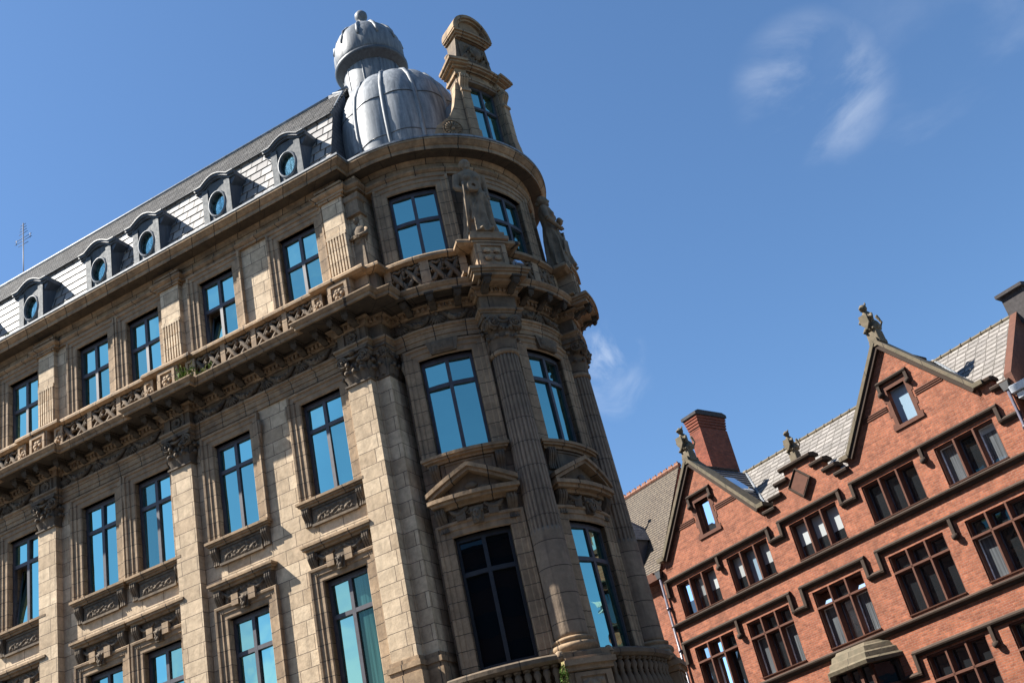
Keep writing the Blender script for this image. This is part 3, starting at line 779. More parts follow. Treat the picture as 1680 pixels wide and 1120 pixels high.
def parapet_run(tf, xa, xb, n, pw=.18):
    w = (xb-xa-pw*(n-1))/n
    for i in range(n):
        x = xa+i*(w+pw); lattice(tf, x, x+w)
        if i < n-1: post(tf, x+w+pw/2, pw)
for (a, b, n) in ((-11.75, -8.1, 3), (-6.05, -1.4, 4), (-18.5, -13.75, 4)):
    parapet_run(None, a, b, n)
    for xx in (a-.16, b+.16): post(None, xx, .30, True)
for x0, x1 in PILX:
    mb = MB(); mb.box(x0-.02, x1+.02, -.55, -.2, 19.33, 20.18); xc = (x0+x1)/2
    mb.frame([(xc-.24, 19.46), (xc-.24, 20.05), (xc+.24, 20.05), (xc+.24, 19.46)], [(0, .55), (0, .61), (.10, .61), (.10, .55)], True)
    for j in range(6): mb.ball((xc+.12*cos(j*1.047), -.58, 19.76+.12*sin(j*1.047)), .085, 6, (1, .6, 1))
    mb.ball((xc, -.62, 19.76), .06, 6); mb.build('pedestal', jamb, B)
for a, b in ((4, 38), (58, 93), (112, 147)):
    tf = bend((a+b)/2); w = (b-a)/2*k; parapet_run(tf, -w+.1, w-.1, 2, .26)
    for xx in (-w, w): post(tf, xx, .2)
mb = MB(); mb.box(.0, .50, -.30, .8, 19.2, 20.2); mb.box(-.06, .58, -.38, .8, 20.2, 20.32); mb.box(-.02, .54, -.33, .8, 20.32, 20.42); mb.box(-.06, .56, -.36, .8, 19.15, 19.30); mb.build('corner_pedestal', jamb, B)
for c in COLS:                                   # statue pedestals
    tf = bend(c); mb = MB(tf)
    for a, b, e, o in ((19.2, 19.36, .48, 1.06), (19.36, 20.22, .40, .92), (20.22, 20.32, .44, .98), (20.32, 20.44, .48, 1.05), (20.44, 20.62, .42, .97)): mb.box(-e, e, -o, .0, a, b, 4)
    mb.frame([(-.26, 19.5), (-.26, 20.1), (.26, 20.1), (.26, 19.5)], [(0, .92), (0, .97), (.09, .97), (.09, .92)], True)
    for sx in (-1, 1):
        for sz in (-1, 1): mb.ball((sx*.12, -.95, 19.8+sz*.13), .1, 7, (1, .5, 1))
    mb.build('statue_pedestal', jamb, B)

# ------------------------------------------------------------------ upper entablature and gutter
tp = base_path(.17, 0, resp=.05)
mb = MB(); mb.sweep(tp, [(-.3, 23.50), (.10, 23.50), (.10, 23.58), (.14, 23.60), (.20, 23.66), (.20, 23.70), (.10, 23.72), (.05, 23.74), (.05, 23.97), (-.3, 23.97)]); mb.build('upper_frieze', mould, B)
mb = MB(); mb.sweep(base_path(0, 0, ue=-.32), [(-.3, 23.96), (.08, 23.96), (.12, 24.02), (.18, 24.08), (.24, 24.11), (.56, 24.13), (.58, 24.11), (.60, 24.11), (.60, 24.24), (.64, 24.26), (.68, 24.30), (.75, 24.38), (.77, 24.38), (.77, 24.45), (-.3, 24.46)]); mb.build('upper_cornice', mould, B)
mb = MB(); mb.sweep(base_path(0, 0, ue=-.32), [(.16, 24.10), (.20, 24.085), (.55, 24.10), (.55, 24.125)]); mb.build('upper_shade_strip', soot_shade, B)  # dark strip standing in for the shadow line below the gutter
mb = MB(); mb.sweep(base_path(0, 0, ue=-.32), [(-.3, 24.462), (.79, 24.462), (.79, 24.53), (.74, 24.53), (.70, 24.49), (-.3, 24.55)]); mb.build('gutter', lead, B)

# ------------------------------------------------------------------ mansard roof
mb = MB(); rows = 8; za, zb_, ya, yb = 24.50, 27.58, .02, .80
for i in range(rows):
    f0_, f1_ = i/rows, (i+1)/rows
    y0, y1, z0, z1 = ya+(yb-ya)*f0_, ya+(yb-ya)*f1_, za+(zb_-za)*f0_, za+(zb_-za)*f1_
    sh = .235*(i % 2)+R(-.08, .08)
    mb.add([(-24, y0-.03, z0), (-.35, y0-.03, z0), (-.35, y1+.006, z1+.02), (-24, y1+.006, z1+.02)], [(0, 1, 2, 3)], False, [[(-24+sh, z0), (-.35+sh, z0), (-.35+sh, z1), (-24+sh, z1)]])
    mb.add([(-24, y0-.03, z0), (-.35, y0-.03, z0), (-.35, y0+.02, z0), (-24, y0+.02, z0)], [(0, 1, 2, 3)])
mb.build('lower_roof_slope', slate_pale, B)
mb = MB(); RY, RZ = 2.35, 29.92
NC = 11
for i in range(NC):
    a_, b_ = i/NC, (i+1)/NC; ya_, za_, yb_, zc_ = .70+(RY-.70)*a_, 27.60+(RZ-27.60)*a_, .70+(RY-.70)*b_, 27.60+(RZ-27.60)*b_; o = .21*(i % 2)+R(-.06, .06)
    mb.add([(-24, ya_-.02, za_+.014), (-.38, ya_-.02, za_+.014), (-.46, yb_, zc_+.005), (-24, yb_, zc_+.005)], [(0, 1, 2, 3)], False, [[(-24+o, i*.165), (-.38+o, i*.165), (-.46+o, i*.165+.16), (-24+o, i*.165+.16)]])
    mb.add([(-24, ya_-.02, za_+.014), (-.38, ya_-.02, za_+.014), (-.38, ya_+.02, za_-.03), (-24, ya_+.02, za_-.03)], [(0, 1, 2, 3)])
mb.add([(-24, .70, 27.60), (-.35, .70, 27.60), (-.35, .82, 27.52), (-24, .82, 27.52)], [(0, 1, 2, 3)])
mb.add([(-24, RY, RZ), (-.46, RY, RZ), (-2.2, 6.6, 25.2), (-24, 6.6, 25.2)], [(0, 1, 2, 3)])
mb.build('upper_roof_slope', slate_dark, B)
mb = MB(); mb.tube([(-24, RY, RZ+.02), (-.46, RY, RZ+.02)], .085, 8); mb.build('ridge_roll', lead, B)
mb = MB(); mb.prism_x([(.1, 24.4), (.82, 27.5), (.78, 27.58), (2.3, 29.85), (6.5, 25.1), (6.6, 24.4)], -23.9, -.75); mb.build('roof_core', slate_side, B)
# slated end of the mansard, curving round behind the dome, with its lead rim
DX, DY = CX+.28, CY-.95
pl_ = [(-.34, .04), (-.37, .45), (-.40, .82), (-.43, 1.5), (-.50, 2.1), (-.95, 2.35), (-1.25, 2.7)]+[(DX-2.5*cos(radians(t)), DY+2.5*sin(radians(t))) for t in range(0, 101, 10)]
def roof_z(i, y): return (24.62, 26.2, 27.62, 28.7, 29.6, 29.95, 29.95)[i] if i < 7 else 30.0
mb = MB(); inner = []; outer = []
for i, (x, y) in enumerate(pl_):
    zt = roof_z(i, y); d = Vector((x-DX, y-DY)).normalized()
    inner.append([(x, y, 24.4+(zt-24.4)*t/8) for t in range(9)]); outer.append([(x-(.12 if i < 5 else -d.x*.3), y+(.0 if i < 5 else d.y*.3), 24.4+(zt-24.4)*t/8) for t in range(9)])
def skin(rows):
    q = len(rows[0]); vs = [p for r_ in rows for p in r_]; fs = []; uv = []
    for i in range(len(rows)-1):
        for j in range(q-1): fs.append((i*q+j, (i+1)*q+j, (i+1)*q+j+1, i*q+j+1)); uv.append([(i*.6, rows[i][j][2]), (i*.6+.6, rows[i+1][j][2]), (i*.6+.6, rows[i+1][j+1][2]), (i*.6, rows[i][j+1][2])])
    return vs, fs, uv
for rws in (inner, outer): v_, f_, c_ = skin(rws); mb.add(v_, f_, True, c_)
v_, f_, c_ = skin([[r_[-1], q_[-1]] for r_, q_ in zip(inner, outer)]); mb.add(v_, f_, False, c_)
v_, f_, c_ = skin([inner[0], outer[0]]); mb.add(v_, f_, False, c_)
sh_o = mb.build('slate_shell', slate_side, B)
mb = MB(); mb.tube([tuple((Vector(r_[-1])*.6+Vector(q_[-1])*.4)+Vector((0, 0, .03))) for r_, q_ in zip(inner[2:6], outer[2:6])], .045, 8); mb.build('lead_rim', lead, sh_o)

# ------------------------------------------------------------------ round-windowed dormers
def dormer(xc):
    zc = 25.86; yf = .02
    mb = MB(place(xc))
    out = [(-.60, 24.5), (.60, 24.5), (.56, 26.62), (-.56, 26.62)]
    N_ = 28; outer = []; el = [(.315*cos(2*pi*j/N_), zc-.02+.46*sin(2*pi*j/N_)) for j in range(N_)]
    for j in range(N_):                          # board with an oval hole
        a = 2*pi*j/N_; cx_, cz_ = cos(a), sin(a); t = min(.58/max(1e-6, abs(cx_)), (1.34 if cz_ < 0 else .95)/max(1e-6, abs(cz_)))
        outer.append((cx_*t, zc-.02+cz_*t))
    mb.ring([[(p[0], yf, p[1]) for p in outer], [(p[0], yf, p[1]) for p in el], [(p[0], yf+.16, p[1]) for p in el]], caps=False)
    for q in (-1, 1):
        mb.box(q*.36, q*.60, yf-.05, yf+.01, 24.5, 26.62)
        mb.prism_x([(yf, 24.5), (yf, 26.70), (.75, 26.70), (.12, 24.5)], q*.55, q*.60, 1)
    d = mb.build('dormer', lead_pl, B)
    mb = MB(place(xc)); mb.frame([(.315*cos(-2*pi*j/N_), zc-.02+.46*sin(-2*pi*j/N_)) for j in range(N_)], [(0, -.12), (0, .04), (.02, .06), (.05, .05), (.075, .02), (.075, -.03)], True); mb.build('round_surround', lead_gr, d)
    mb = MB(place(xc)); mb.ring([[(p[0]*s_, yf+.10, zc-.02+(p[1]-zc+.02)*s_) for p in el] for s_ in (1.02, .5, .01)]); mb.build('pane', g_ocul, d)
    mb = MB(place(xc)); cur = []                 # hood: flat shoulders rising to a segmental middle
    for j in range(25):
        x = -.86+1.72*j/24; h = .24*max(0, cos(min(pi/2, abs(x)/.56*pi/2)))**1.0; cur.append((x, 26.62+h))
    for lo, hi, o in ((0, .07, .06), (.07, .15, .13), (.15, .19, .17)):
        mb.ring([[(x, yf-o, z+lo), (x, .95, z+lo), (x, .95, z+hi), (x, yf-o, z+hi)] for x, z in cur])
    mb.build('dormer_hood', lead_hd, d)
    mb = MB(place(xc))
    for q in (-1, 1): mb.add([(q*.60, yf-.02, 24.5), (q*.60, yf-.02, 26.62), (q*.78, .70, 26.72), (q*.66, .14, 24.5)], [(0, 1, 2, 3)]); mb.prism_y([(q*.58, 26.30), (q*.88, 26.62), (q*.58, 26.62)], yf, .8)
    mb.build('dormer_cheek', lead_dk, d)
for xc in (-1.88, -4.86, -8.04, -10.28, -13.62, -17.0): dormer(xc)

# ------------------------------------------------------------------ lead dome and lantern
NR = 12
def melon(a, z): return 1+.05*abs(cos(a*NR/2))**.8-.035
dp = [(2.10, 24.40), (2.17, 25.0), (2.23, 25.6), (2.26, 26.3), (2.24, 26.95), (2.17, 27.5), (2.06, 28.05), (1.87, 28.53), (1.60, 28.98), (1.22, 29.32), (.80, 29.55), (.4, 29.66), (.05, 29.70)]
mb = MB(); mb.lathe(dp, DX, DY, NR*12, True, melon); dome = mb.build('dome', lead, B)
RIB0 = pi*.06
for j in range(NR):
    a = 2*pi*(j+.5)/NR
    mb = MB(); mb.tube([(DX+(r_*.975)*sin(a), DY-(r_*.975)*cos(a), z) for r_, z in dp[:-1]], .075, 8); mb.build('dome_rib', lead, dome)
for zz, rr in ((25.75, 2.237), (27.45, 2.178)):
    mb = MB(); pts = []
    for t in range(NR*8+1):
        a = 2*pi*t/(NR*8); q = rr*melon(a, 0)+.004; pts.append((DX+q*sin(a), DY-q*cos(a), zz+.04*sin(a*3)))
    mb.tube(pts, .022, 5); mb.build('lead_welt', lead_dk, dome)
LX, LY = (-.83, 5.2)
mb = MB(); mb.lathe([(1.75, 30.3), (1.62, 30.95), (1.5, 31.1), (1.14, 31.2)], LX, LY, 48); mb.build('lantern_skirt', lead_gr, B)
mb = MB(); mb.lathe([(1.13, 29.5), (1.13, 32.75), (1.06, 32.85)], LX, LY, 48); lan = mb.build('lantern_drum', lead_gr, B)
for j in range(10):
    a = 2*pi*(j+.3)/10; mb = MB(); mb.tube([(LX+1.135*sin(a), LY-1.135*cos(a), 29.5), (LX+1.135*sin(a), LY-1.135*cos(a), 32.75)], .022, 6); mb.build('lead_seam', lead_gr, lan)
mb = MB(); mb.lathe([(1.0, 32.62), (1.18, 32.66), (1.24, 32.78), (1.38, 32.84), (1.44, 32.92), (1.44, 33.0), (1.38, 33.06), (1.0, 33.1)], LX, LY, 48); mb.build('lantern_cornice', lead_dk, lan)
cp = [(1.30, 33.04), (1.37, 33.22), (1.40, 33.5), (1.385, 33.8), (1.31, 34.14), (1.16, 34.48), (.93, 34.78), (.62, 35.02), (.34, 35.14), (.18, 35.18)]
mb = MB(); mb.lathe(cp, LX, LY, 132, True, lambda a, z: 1-.03+.03*abs(cos(a*5.5))**.8); cup = mb.build('cupola', lead_gr, B)
for j in range(11):
    a = 2*pi*(j+.5)/11; q = cp[3:]
    mb = MB(); mb.tube([(LX+r_*.99*sin(a), LY-r_*.99*cos(a), z) for r_, z in q], [.04]+[.07]*(len(q)-2)+[.04], 7); mb.build('cupola_rib', lead, cup)
for j in range(22):
    a = 2*pi*(j+.5)/22; mb = MB(); mb.tube([(LX+r_*.975*sin(a), LY-r_*.975*cos(a), z) for r_, z in cp[:4]], .02, 5); mb.build('lead_welt', lead_dk, cup)
mb = MB(); mb.lathe([(.30, 35.10), (.34, 35.18), (.26, 35.30), (.28, 35.40), (.19, 35.52), (.12, 35.66), (.20, 35.75), (.255, 35.90), (.25, 36.04), (.17, 36.16), (.04, 36.20)], LX, LY, 24); mb.build('finial', lead_gr, cup)

# ------------------------------------------------------------------ stone dormer standing over the tower cornice
AF = radians(68); AR = 4.0
def tf(x, y, z): q = AF+(x+.12)/AR; return (CX+(AR-y)*sin(q), CY-(AR-y)*cos(q), z)
AO = .06
mb = MB(tf); hw = .64
mb.box(-1.05, -hw, -AO, .5, 24.5, 27.25); mb.box(hw, 1.05, -AO, .5, 24.5, 27.25); mb.box(-hw, hw, -AO, .5, 24.5, 24.72); mb.box(-hw, hw, -AO+.02, .5, 27.15, 27.25)
ae = mb.build('stone_dormer', stone_shaded, B)
mb = MB(tf); ff = .14
for a, b, c, d in ((-hw, -hw+.08, 24.72, 27.15), (hw-.08, hw, 24.72, 27.15), (-hw, hw, 24.72, 24.80), (-hw, hw, 27.05, 27.15)): mb.box(a, b, ff, ff+.1, c, d)
mb.box(-.045, .045, ff-.01, ff+.09, 24.8, 27.05); mb.box(-hw, hw, ff-.006, ff+.085, 26.16, 26.26); wd = mb.build('dormer_window', frame_m, ae)
for a, b in ((-hw+.08, -.045), (.045, hw-.08)):
    for c, d in ((24.8, 26.16), (26.26, 27.05)):
        mb = MB(tf); t1 = R(-.005, .005); mb.add([(a, ff+.05+t1, c), (b, ff+.05-t1, c), (b, ff+.05, d), (a, ff+.05, d)], [(0, 1, 2, 3)]); mb.build('pane', g_blue, wd)
for q in (-1, 1):
    mb = MB(tf); mb.box(q*.72, q*1.02, -AO-.10, -AO+.02, 24.9, 26.6); mb.box(q*.69, q*1.05, -AO-.14, 0, 24.5, 24.9); mb.box(q*.70, q*1.04, -AO-.15, 0, 26.55, 26.64)
    scroll_console(mb, q*.87-.15, q*.87+.15, -AO, 27.25, 26.64, .2); mb.build('dormer_pilaster', jamb, ae)
    mb = MB(tf); pts = []                        # side scroll
    w_ = 1.0 if q < 0 else .45; prof = [(q*(1.05+(v-1.05)*w_), zz) for v, zz in ((1.05, 24.5), (2.2, 24.5), (2.22, 24.75), (2.1, 25.05), (1.85, 25.25), (1.58, 25.5), (1.38, 25.9), (1.24, 26.4), (1.13, 26.95), (1.05, 27.0))]
    mb.prism_y(prof, -AO+.02, .24)
    ce = (q*1.60, 24.93)
    if q > 0: mb.build('scroll_buttress', jamb, ae); continue
    for j in range(16):
        a = 2*pi*j/16; mb.tube([(ce[0]+.07*cos(a), -AO, ce[1]+.07*sin(a)), (ce[0]+.27*cos(a), -AO-.02, ce[1]+.27*sin(a))], [.012, .035], 5)
    mb.ring([[(ce[0]+.32*cos(2*pi*j/24), -AO+.02-d, ce[1]+.32*s_*sin(2*pi*j/24)) for j in range(24)] for d, s_ in ((0, 1), (.05, 1))], caps=False); mb.ball((ce[0], -AO-.02, ce[1]), .07, 6)
    mb.build('scroll_buttress', jamb, ae)
mb = MB(tf)
for a, b, o, e in ((27.25, 27.35, .12, 1.12), (27.35, 27.57, .06, 1.06), (27.57, 27.65, .16, 1.16), (27.65, 27.73, .28, 1.26), (27.73, 27.83, .34, 1.32)):
    mb.box(-e, e, -AO-o+.12, .6, a, b)
    for q in (-1, 1): mb.box(q*.66, q*e, -AO-o, -AO-o+.14, a, b)
mb.build('dormer_cornice', mould, ae)
mb = MB(tf)
mb.prism_y([(-1.02, 27.83), (-.82, 28.18), (-.74, 28.61), (-.68, 29.14), (.68, 29.14), (.74, 28.61), (.82, 28.18), (1.02, 27.83)], -AO+.06, .55)
relief(mb, -.6, .6, 27.94, 29.05, -AO+.06, .10, 40, 20, 3, .7)
for q in (-1, 1): mb.tube([(q*.35, -AO, 28.00), (q*.5, -AO-.05, 28.36), (q*.3, -AO-.06, 28.67), (q*.15, -AO-.05, 28.36)], .06, 6)
mb.ball((0, -AO-.02, 28.55), .22, 8, (1, .6, 1.2)); mb.build('dormer_attic', carved, ae)
mb = MB(tf)
for a, b, o, e in ((29.14, 29.22, .06, .66), (29.22, 29.30, .14, .74), (29.30, 29.37, .20, .80)): mb.box(-e, e, -AO-o, .6, a, b)
n = 16
def seg(o, lo, hi, w): mb.ring([[(w*cos(pi-pi*j/n), -AO-o, 29.37+.78*sin(pi*j/n)*w/.8+0*lo), (w*cos(pi-pi*j/n), .6, 29.37+.78*sin(pi*j/n)*w/.8), (hi*cos(pi-pi*j/n), .6, 29.37+.78*sin(pi*j/n)*hi/.8), (hi*cos(pi-pi*j/n), -AO-o, 29.37+.78*sin(pi*j/n)*hi/.8)] for j in range(n+1)])
seg(.22, 0, .82, .70); seg(.14, 0, .71, .62)
mb.prism_y([(.66*cos(pi*j/n), 29.37+.62*sin(pi*j/n)) for j in range(n+1)], -AO-.04, .55); mb.build('segmental_pediment', mould, ae)
for q in (-1, 1):
    mb = MB(tf); mb.lathe([(.10, 27.83), (.12, 27.91), (.05, 27.95), (.10, 28.05), (.12, 28.15), (.05, 28.25), (.01, 28.29)], q*1.12, .05, 10); mb.build('knob', mould, ae)
mb = MB(); p0 = arc(69.5, AR-.35); p1 = arc(69.5, 1.2)
d_ = Vector((p1[0]-p0[0], p1[1]-p0[1])).normalized(); s_ = Vector((-d_.y, d_.x))
rw = [(p0[0]+s_.x*a, p0[1]+s_.y*a, z) for a, z in ((-.8, 24.5), (-.8, 26.7), (-.35, 27.3), (.35, 27.3), (.8, 26.7), (.8, 24.5))]
mb.ring([rw, [(x+d_.x*2.6, y+d_.y*2.6, z) for x, y, z in rw]]); mb.build('dormer_roof', lead_gr, ae)

# ------------------------------------------------------------------ giant fluted columns
RC = 3.64
def column(ph):
    cx, cy = arc(ph, RC); nfl = 22
    def flute(a, z): return 1-.10*max(0, cos(a*nfl))**.55 if z > 11.42 else 1-.006*max(0, cos(a*nfl))
    def rad(z): return .455-.075*max(0, (z-10.6)/(16.8-10.6))**1.3
    mb = MB(); prof = []; z = 8.95
    zs = [8.50+i*.1169 for i in range(25)]+[11.415, 11.425]+[11.5+i*.42 for i in range(13)]+[16.78]
    mb.lathe([(rad(z), z) for z in sorted(zs)], cx, cy, nfl*10, True, flute)
    c = mb.build('column', column_m, B)
    mb = MB(); mb.lathe([(.40, 16.70), (.43, 16.74), (.43, 16.82), (.39, 16.86)], cx, cy, 32); mb.build('column_collar', mould, c)
    mb = MB(); mb.lathe([(.60, 8.05), (.60, 8.15), (.64, 8.19), (.65, 8.25), (.62, 8.31), (.52, 8.34), (.50, 8.38), (.55, 8.41), (.55, 8.46), (.47, 8.50)], cx, cy, 36)
    a = radians(ph); e = .64; mb.prism_z([(cx+e*(sx*cos(a)-sy*sin(a)), cy+e*(sx*sin(a)+sy*cos(a))) for sx, sy in ((-1, -1), (1, -1), (1, 1), (-1, 1))], 7.89, 8.05); mb.build('column_base', mould, c)
    mb = MB(lambda x, y, z: (cx+x*cos(a)-y*sin(a), cy+x*sin(a)+y*cos(a), z))
    mb.lathe([(.37, 16.84), (.37, 17.2), (.40, 17.5), (.46, 17.7)], 0, 0, 28)
    for rowz, n, hh, off, out in ((16.88, 10, .42, 0, .13), (17.14, 10, .42, .5, .15)):
        for j in range(n):
            b = 2*pi*(j+off)/n; p = MB(); leaf(p, 0, 0, 0, hh, .26, out)
            mb.add([((.37-v[1])*sin(b)+v[0]*cos(b), -(.37-v[1])*cos(b)+v[0]*sin(b), rowz+v[2]) for v in p.v], p.f, True)
    for q in (-1, 1):
        volute(mb, (q*.34, -.44, 17.64), .20, 'y', q, .14); volute(mb, (q*.46, -.30, 17.64), .19, 'x', q, .12); volute(mb, (q*.46, .25, 17.64), .19, 'x', q, .12)
    mb.tube([(-.3, -.44, 17.78), (0, -.42, 17.70), (.3, -.44, 17.78)], .06, 6); mb.ball((0, -.48, 17.84), .11, 8, (1.2, .8, .8))
    for j in range(6): mb.ball((-.32+.128*j, -.45, 17.46), .06, 6)
    mb.prism_z([(-.60, -.52), (-.25, -.44), (.25, -.44), (.60, -.52), (.56, .5), (-.56, .5)], 17.80, 17.92)
    mb.build('column_capital', carved, c)
    tf = bend(ph); mb = MB(tf)
    for z0, z1, e, o in ((7.82, 7.90, .50, .88), (7.68, 7.82, .55, .98), (7.56, 7.68, .50, .90), (6.3, 7.56, .45, .84), (6.1, 6.3, .52, .94), (0, 6.1, .48, .88)): mb.box(-e, e, -o, .1, z0, z1, 6)
    mb.frame([(-.28, 6.45), (-.28, 7.40), (.28, 7.40), (.28, 6.45)], [(0, .84), (0, .89), (.10, .89), (.10, .84)], True)
    relief(mb, -.24, .24, 6.5, 7.35, -.85, .07, 24, 24, 1, .3); mb.build('column_pedestal', jamb, c)
    mb = MB(tf)                                  # small shell ears beside the pedestal cap
    for q in (-1, 1): mb.ball((q*.56, -.72, 7.98), .15, 8, (.7, .8, 1))
    mb.build('scroll_ear', jamb, c)
for c in COLS: column(c)
# first-floor balcony: rail and turned balusters
mb = MB(); mb.sweep([arc(a, RW) for a in range(0, PHE+1, 3)], [(-.2, 7.86), (.72, 7.86), (.80, 7.92), (.80, 8.02), (.74, 8.07), (-.2, 8.12)]); mb.build('balcony_rail', frieze_m, B)
mb = MB(); mb.sweep([arc(a, RW) for a in range(0, PHE+1, 3)], [(-.2, 6.5), (.78, 6.5), (.78, 6.75), (.72, 6.8), (-.2, 6.8)]); mb.build('balcony_base', mould, B)
bal = None
for a, b, n in ((3, 39, 11), (58, 93, 11), (112, 146, 11)):
    for j in range(n):
        x, y = arc(a+(b-a)*(j+.5)/n, RW+.58)
        if bal is None:
            mb = MB(); mb.lathe([(.10, 6.8), (.10, 6.9), (.06, 6.95), (.09, 7.05), (.115, 7.2), (.10, 7.34), (.055, 7.46), (.075, 7.5), (.055, 7.54), (.10, 7.66), (.08, 7.74), (.055, 7.78), (.10, 7.80), (.10, 7.87)], 0, 0, 16); bal = mb.build('baluster', frieze_m, B, (x, y, 0))
        else: clone(bal, B, (x, y, 0))
# ------------------------------------------------------------------ the red brick building over the side street
K = empty('brick_building', (O2.x, O2.y, 0), A2)
tag(K, 'red brick building with two steep gables, stone mullioned windows and brown drip moulds', 'building')
XL, XR = -14.42, 2.88
LT = [(-13.68, -11.46), (-10.72, -8.50), (-7.30, -4.98), (-3.74, -1.41), (-.52, 1.84)]
RW1, RW2, RW3 = (12.72, 14.16), (9.30, 11.45), (4.9, 7.90)
GX = [-11.07, -.945]
# front wall with openings, gables and crow steps
mb = MB()
for z0, z1, cut in ((0, 4.9, []), (4.9, 7.9, [c for i, c in enumerate(LT) if i != 2]+[(-7.2, -5.05)]), (7.9, 9.3, []), (9.3, 11.45, LT), (11.45, 12.72, []), (12.72, 14.16, LT), (14.16, 14.85, [])):
    wallband(mb, XL, XR, z0, z1, sorted(cut), 0, .45)
mb.build('wall', brick, K)
gw = (.39, 15.50, 16.90)
for gx in GX:
    mb = MB(); L, Rr = gx-2.95, gx+2.85; za, ap = 14.85, 18.62
    s = (ap-15.35)/2.72
    xl = lambda z: gx-max(0, (ap-z)/s) if z > 15.3 else L
    xr = lambda z: gx+max(0, (ap-z)/s) if z > 15.3 else Rr
    zz = [za, 15.3, 15.5]
    mb.prism_y([(L, 14.85), (Rr, 14.85), (Rr, 15.30), (gx+2.76, 15.32), (gx+2.6, 15.5), (gx-2.6, 15.5), (gx-2.76, 15.32), (L, 15.30)], 0, .42)
    mb.prism_y([(gx-2.6, 15.5), (gx-gw[0], 15.5), (gx-gw[0], 16.9), (gx-(ap-16.9)/s, 16.9)], 0, .42)
    mb.prism_y([(gx+2.6, 15.5), (gx+(ap-16.9)/s, 16.9), (gx+gw[0], 16.9), (gx+gw[0], 15.5)], 0, .42)
    mb.prism_y([(gx-(ap-16.9)/s, 16.9), (gx+(ap-16.9)/s, 16.9), (gx, ap)], 0, .42)
    g = mb.build('gable', brick, K)
    mb = MB()                                    # raked coping
    for q in (-1, 1):
        a = Vector((gx, ap+.14)); b = Vector((gx+q*2.78, 15.34)); d = (b-a).normalized(); nn = Vector((d.y, -d.x)) if q < 0 else Vector((-d.y, d.x))
        if nn.y < 0: nn = -nn
        p = [a-nn*.05, b-nn*.05, b+nn*.08, a+nn*.08]
        mb.prism_y([(v.x, v.y) for v in p], -.22, .5)
        mb.box(gx+q*2.72, gx+q*3.10, -.24, .5, 15.30, 15.46)
    mb.build('coping', mossy, g)
    for q in (-1, 1):
        mb = MB(); a = Vector((gx, ap+.14)); b = Vector((gx+q*2.78, 15.34)); d = (b-a).normalized(); nn = Vector((d.y, -d.x))
        if nn.y < 0: nn = -nn
        mb.prism_y([(v.x, v.y) for v in [a-nn*.20, b-nn*.20, b-nn*.052, a-nn*.052]], -.16, .45); mb.build('coping_shade_band', brownstone, g)  # dark band under the coping, standing in for its shaded soffit
    mb = MB(); mb.box(gx-.16, gx+.16, -.2, .5, 18.55, 18.85); mb.build('apex_stone', mossy, g)
    for q in (-1, 1):                            # moulded string across the gable
        mb = MB(); w = (ap-16.36)/s-.12
        mb.prism_x([(.02, 16.19), (-.03, 16.19), (-.03, 16.225), (-.005, 16.235), (-.005, 16.26), (-.035, 16.27), (-.035, 16.305), (-.005, 16.315), (-.005, 16.335), (-.03, 16.345), (-.03, 16.38), (.02, 16.38)], gx+q*.62, gx+q*w)
        mb.build('gable_band', redstone, g)
    mb = MB()                                    # stone surround and quoins
    for q in (-1, 1):
        for z0, z1, w in ((15.36, 15.62, .34), (15.62, 15.9, .2), (15.9, 16.15, .30), (16.15, 16.45, .2), (16.45, 16.72, .3), (16.72, 16.9, .22)): mb.box(gx+q*gw[0], gx+q*(gw[0]+w*.75), -.02, .2, z0, z1)
    mb.box(gx-.65, gx+.65, -.06, .3, 15.36, 15.5); mb.box(gx-.62, gx+.62, -.02, .2, 16.9, 17.08)
    w_ = mb.build('gable_window', redstone, g)
    mb = MB(); mb.add([(gx-gw[0], .24, 15.5), (gx+gw[0], .235, 15.5), (gx+gw[0], .24, 16.9), (gx-gw[0], .245, 16.9)], [(0, 1, 2, 3)]); mb.build('pane', g_skypaint, w_)
    mb = MB(); mb.prism_x([(0, 17.16), (-.13, 17.18), (-.16, 17.24), (-.02, 17.34), (0, 17.34)], gx-.66, gx+.66)
    for q in (-1, 1):
        mb.box(gx+q*.54, gx+q*.66, -.12, .02, 16.84, 17.2); mb.ball((gx+q*.60, -.1, 16.80), .12, 8, (1, 1, .9)); mb.box(gx+q*.52, gx+q*.68, -.14, .02, 16.72, 16.82)
    mb.build('drip_mould', brownstone, w_)

mb = MB()                                        # stepped centre piece with moulded step stones
ctr = -6.08
mb.prism_y([(-8.2, 14.85), (-3.95, 14.85), (-3.95, 14.98), (-4.5, 14.98), (-4.5, 15.36), (-4.95, 15.36), (-4.95, 15.78), (-5.4, 15.78), (-5.4, 16.2), (-6.72, 16.2), (-6.72, 15.78), (-7.2, 15.78), (-7.2, 15.36), (-7.66, 15.36), (-7.66, 14.98), (-8.2, 14.98)], 0, .42)
sg = mb.build('stepped_gable', brick, K)
def stepstone(x0, x1, z, par):
    mb = MB(); mb.prism_x([(.48, z), (-.04, z-.03), (-.05, z-.09), (-.15, z-.02), (-.17, z+.05), (-.12, z+.10), (.2, z+.16), (.48, z+.1)], x0, x1); mb.build('step_stone', brownstone, par)
stepstone(-6.85, -5.25, 16.22, sg)
for x0, x1, z in ((-5.42, -4.74, 15.80), (-4.98, -4.36, 15.38), (-4.54, -3.95, 15.0), (-7.28, -6.62, 15.80), (-7.74, -7.1, 15.38), (-8.2, -7.58, 15.0)): stepstone(x0, x1, z, sg)
mb = MB()
for x0, x1, z0, z1 in ((1.75, XR, 14.85, 15.0), (XL, -13.6, 14.85, 15.0)): mb.box(x0, x1, 0, .42, z0, z1)
eg = mb.build('end_parapet', brick, K)
for x0, x1, z in ((1.72, 2.42, 15.36), (2.26, 2.98, 14.98)): stepstone(x0, x1, z, eg)
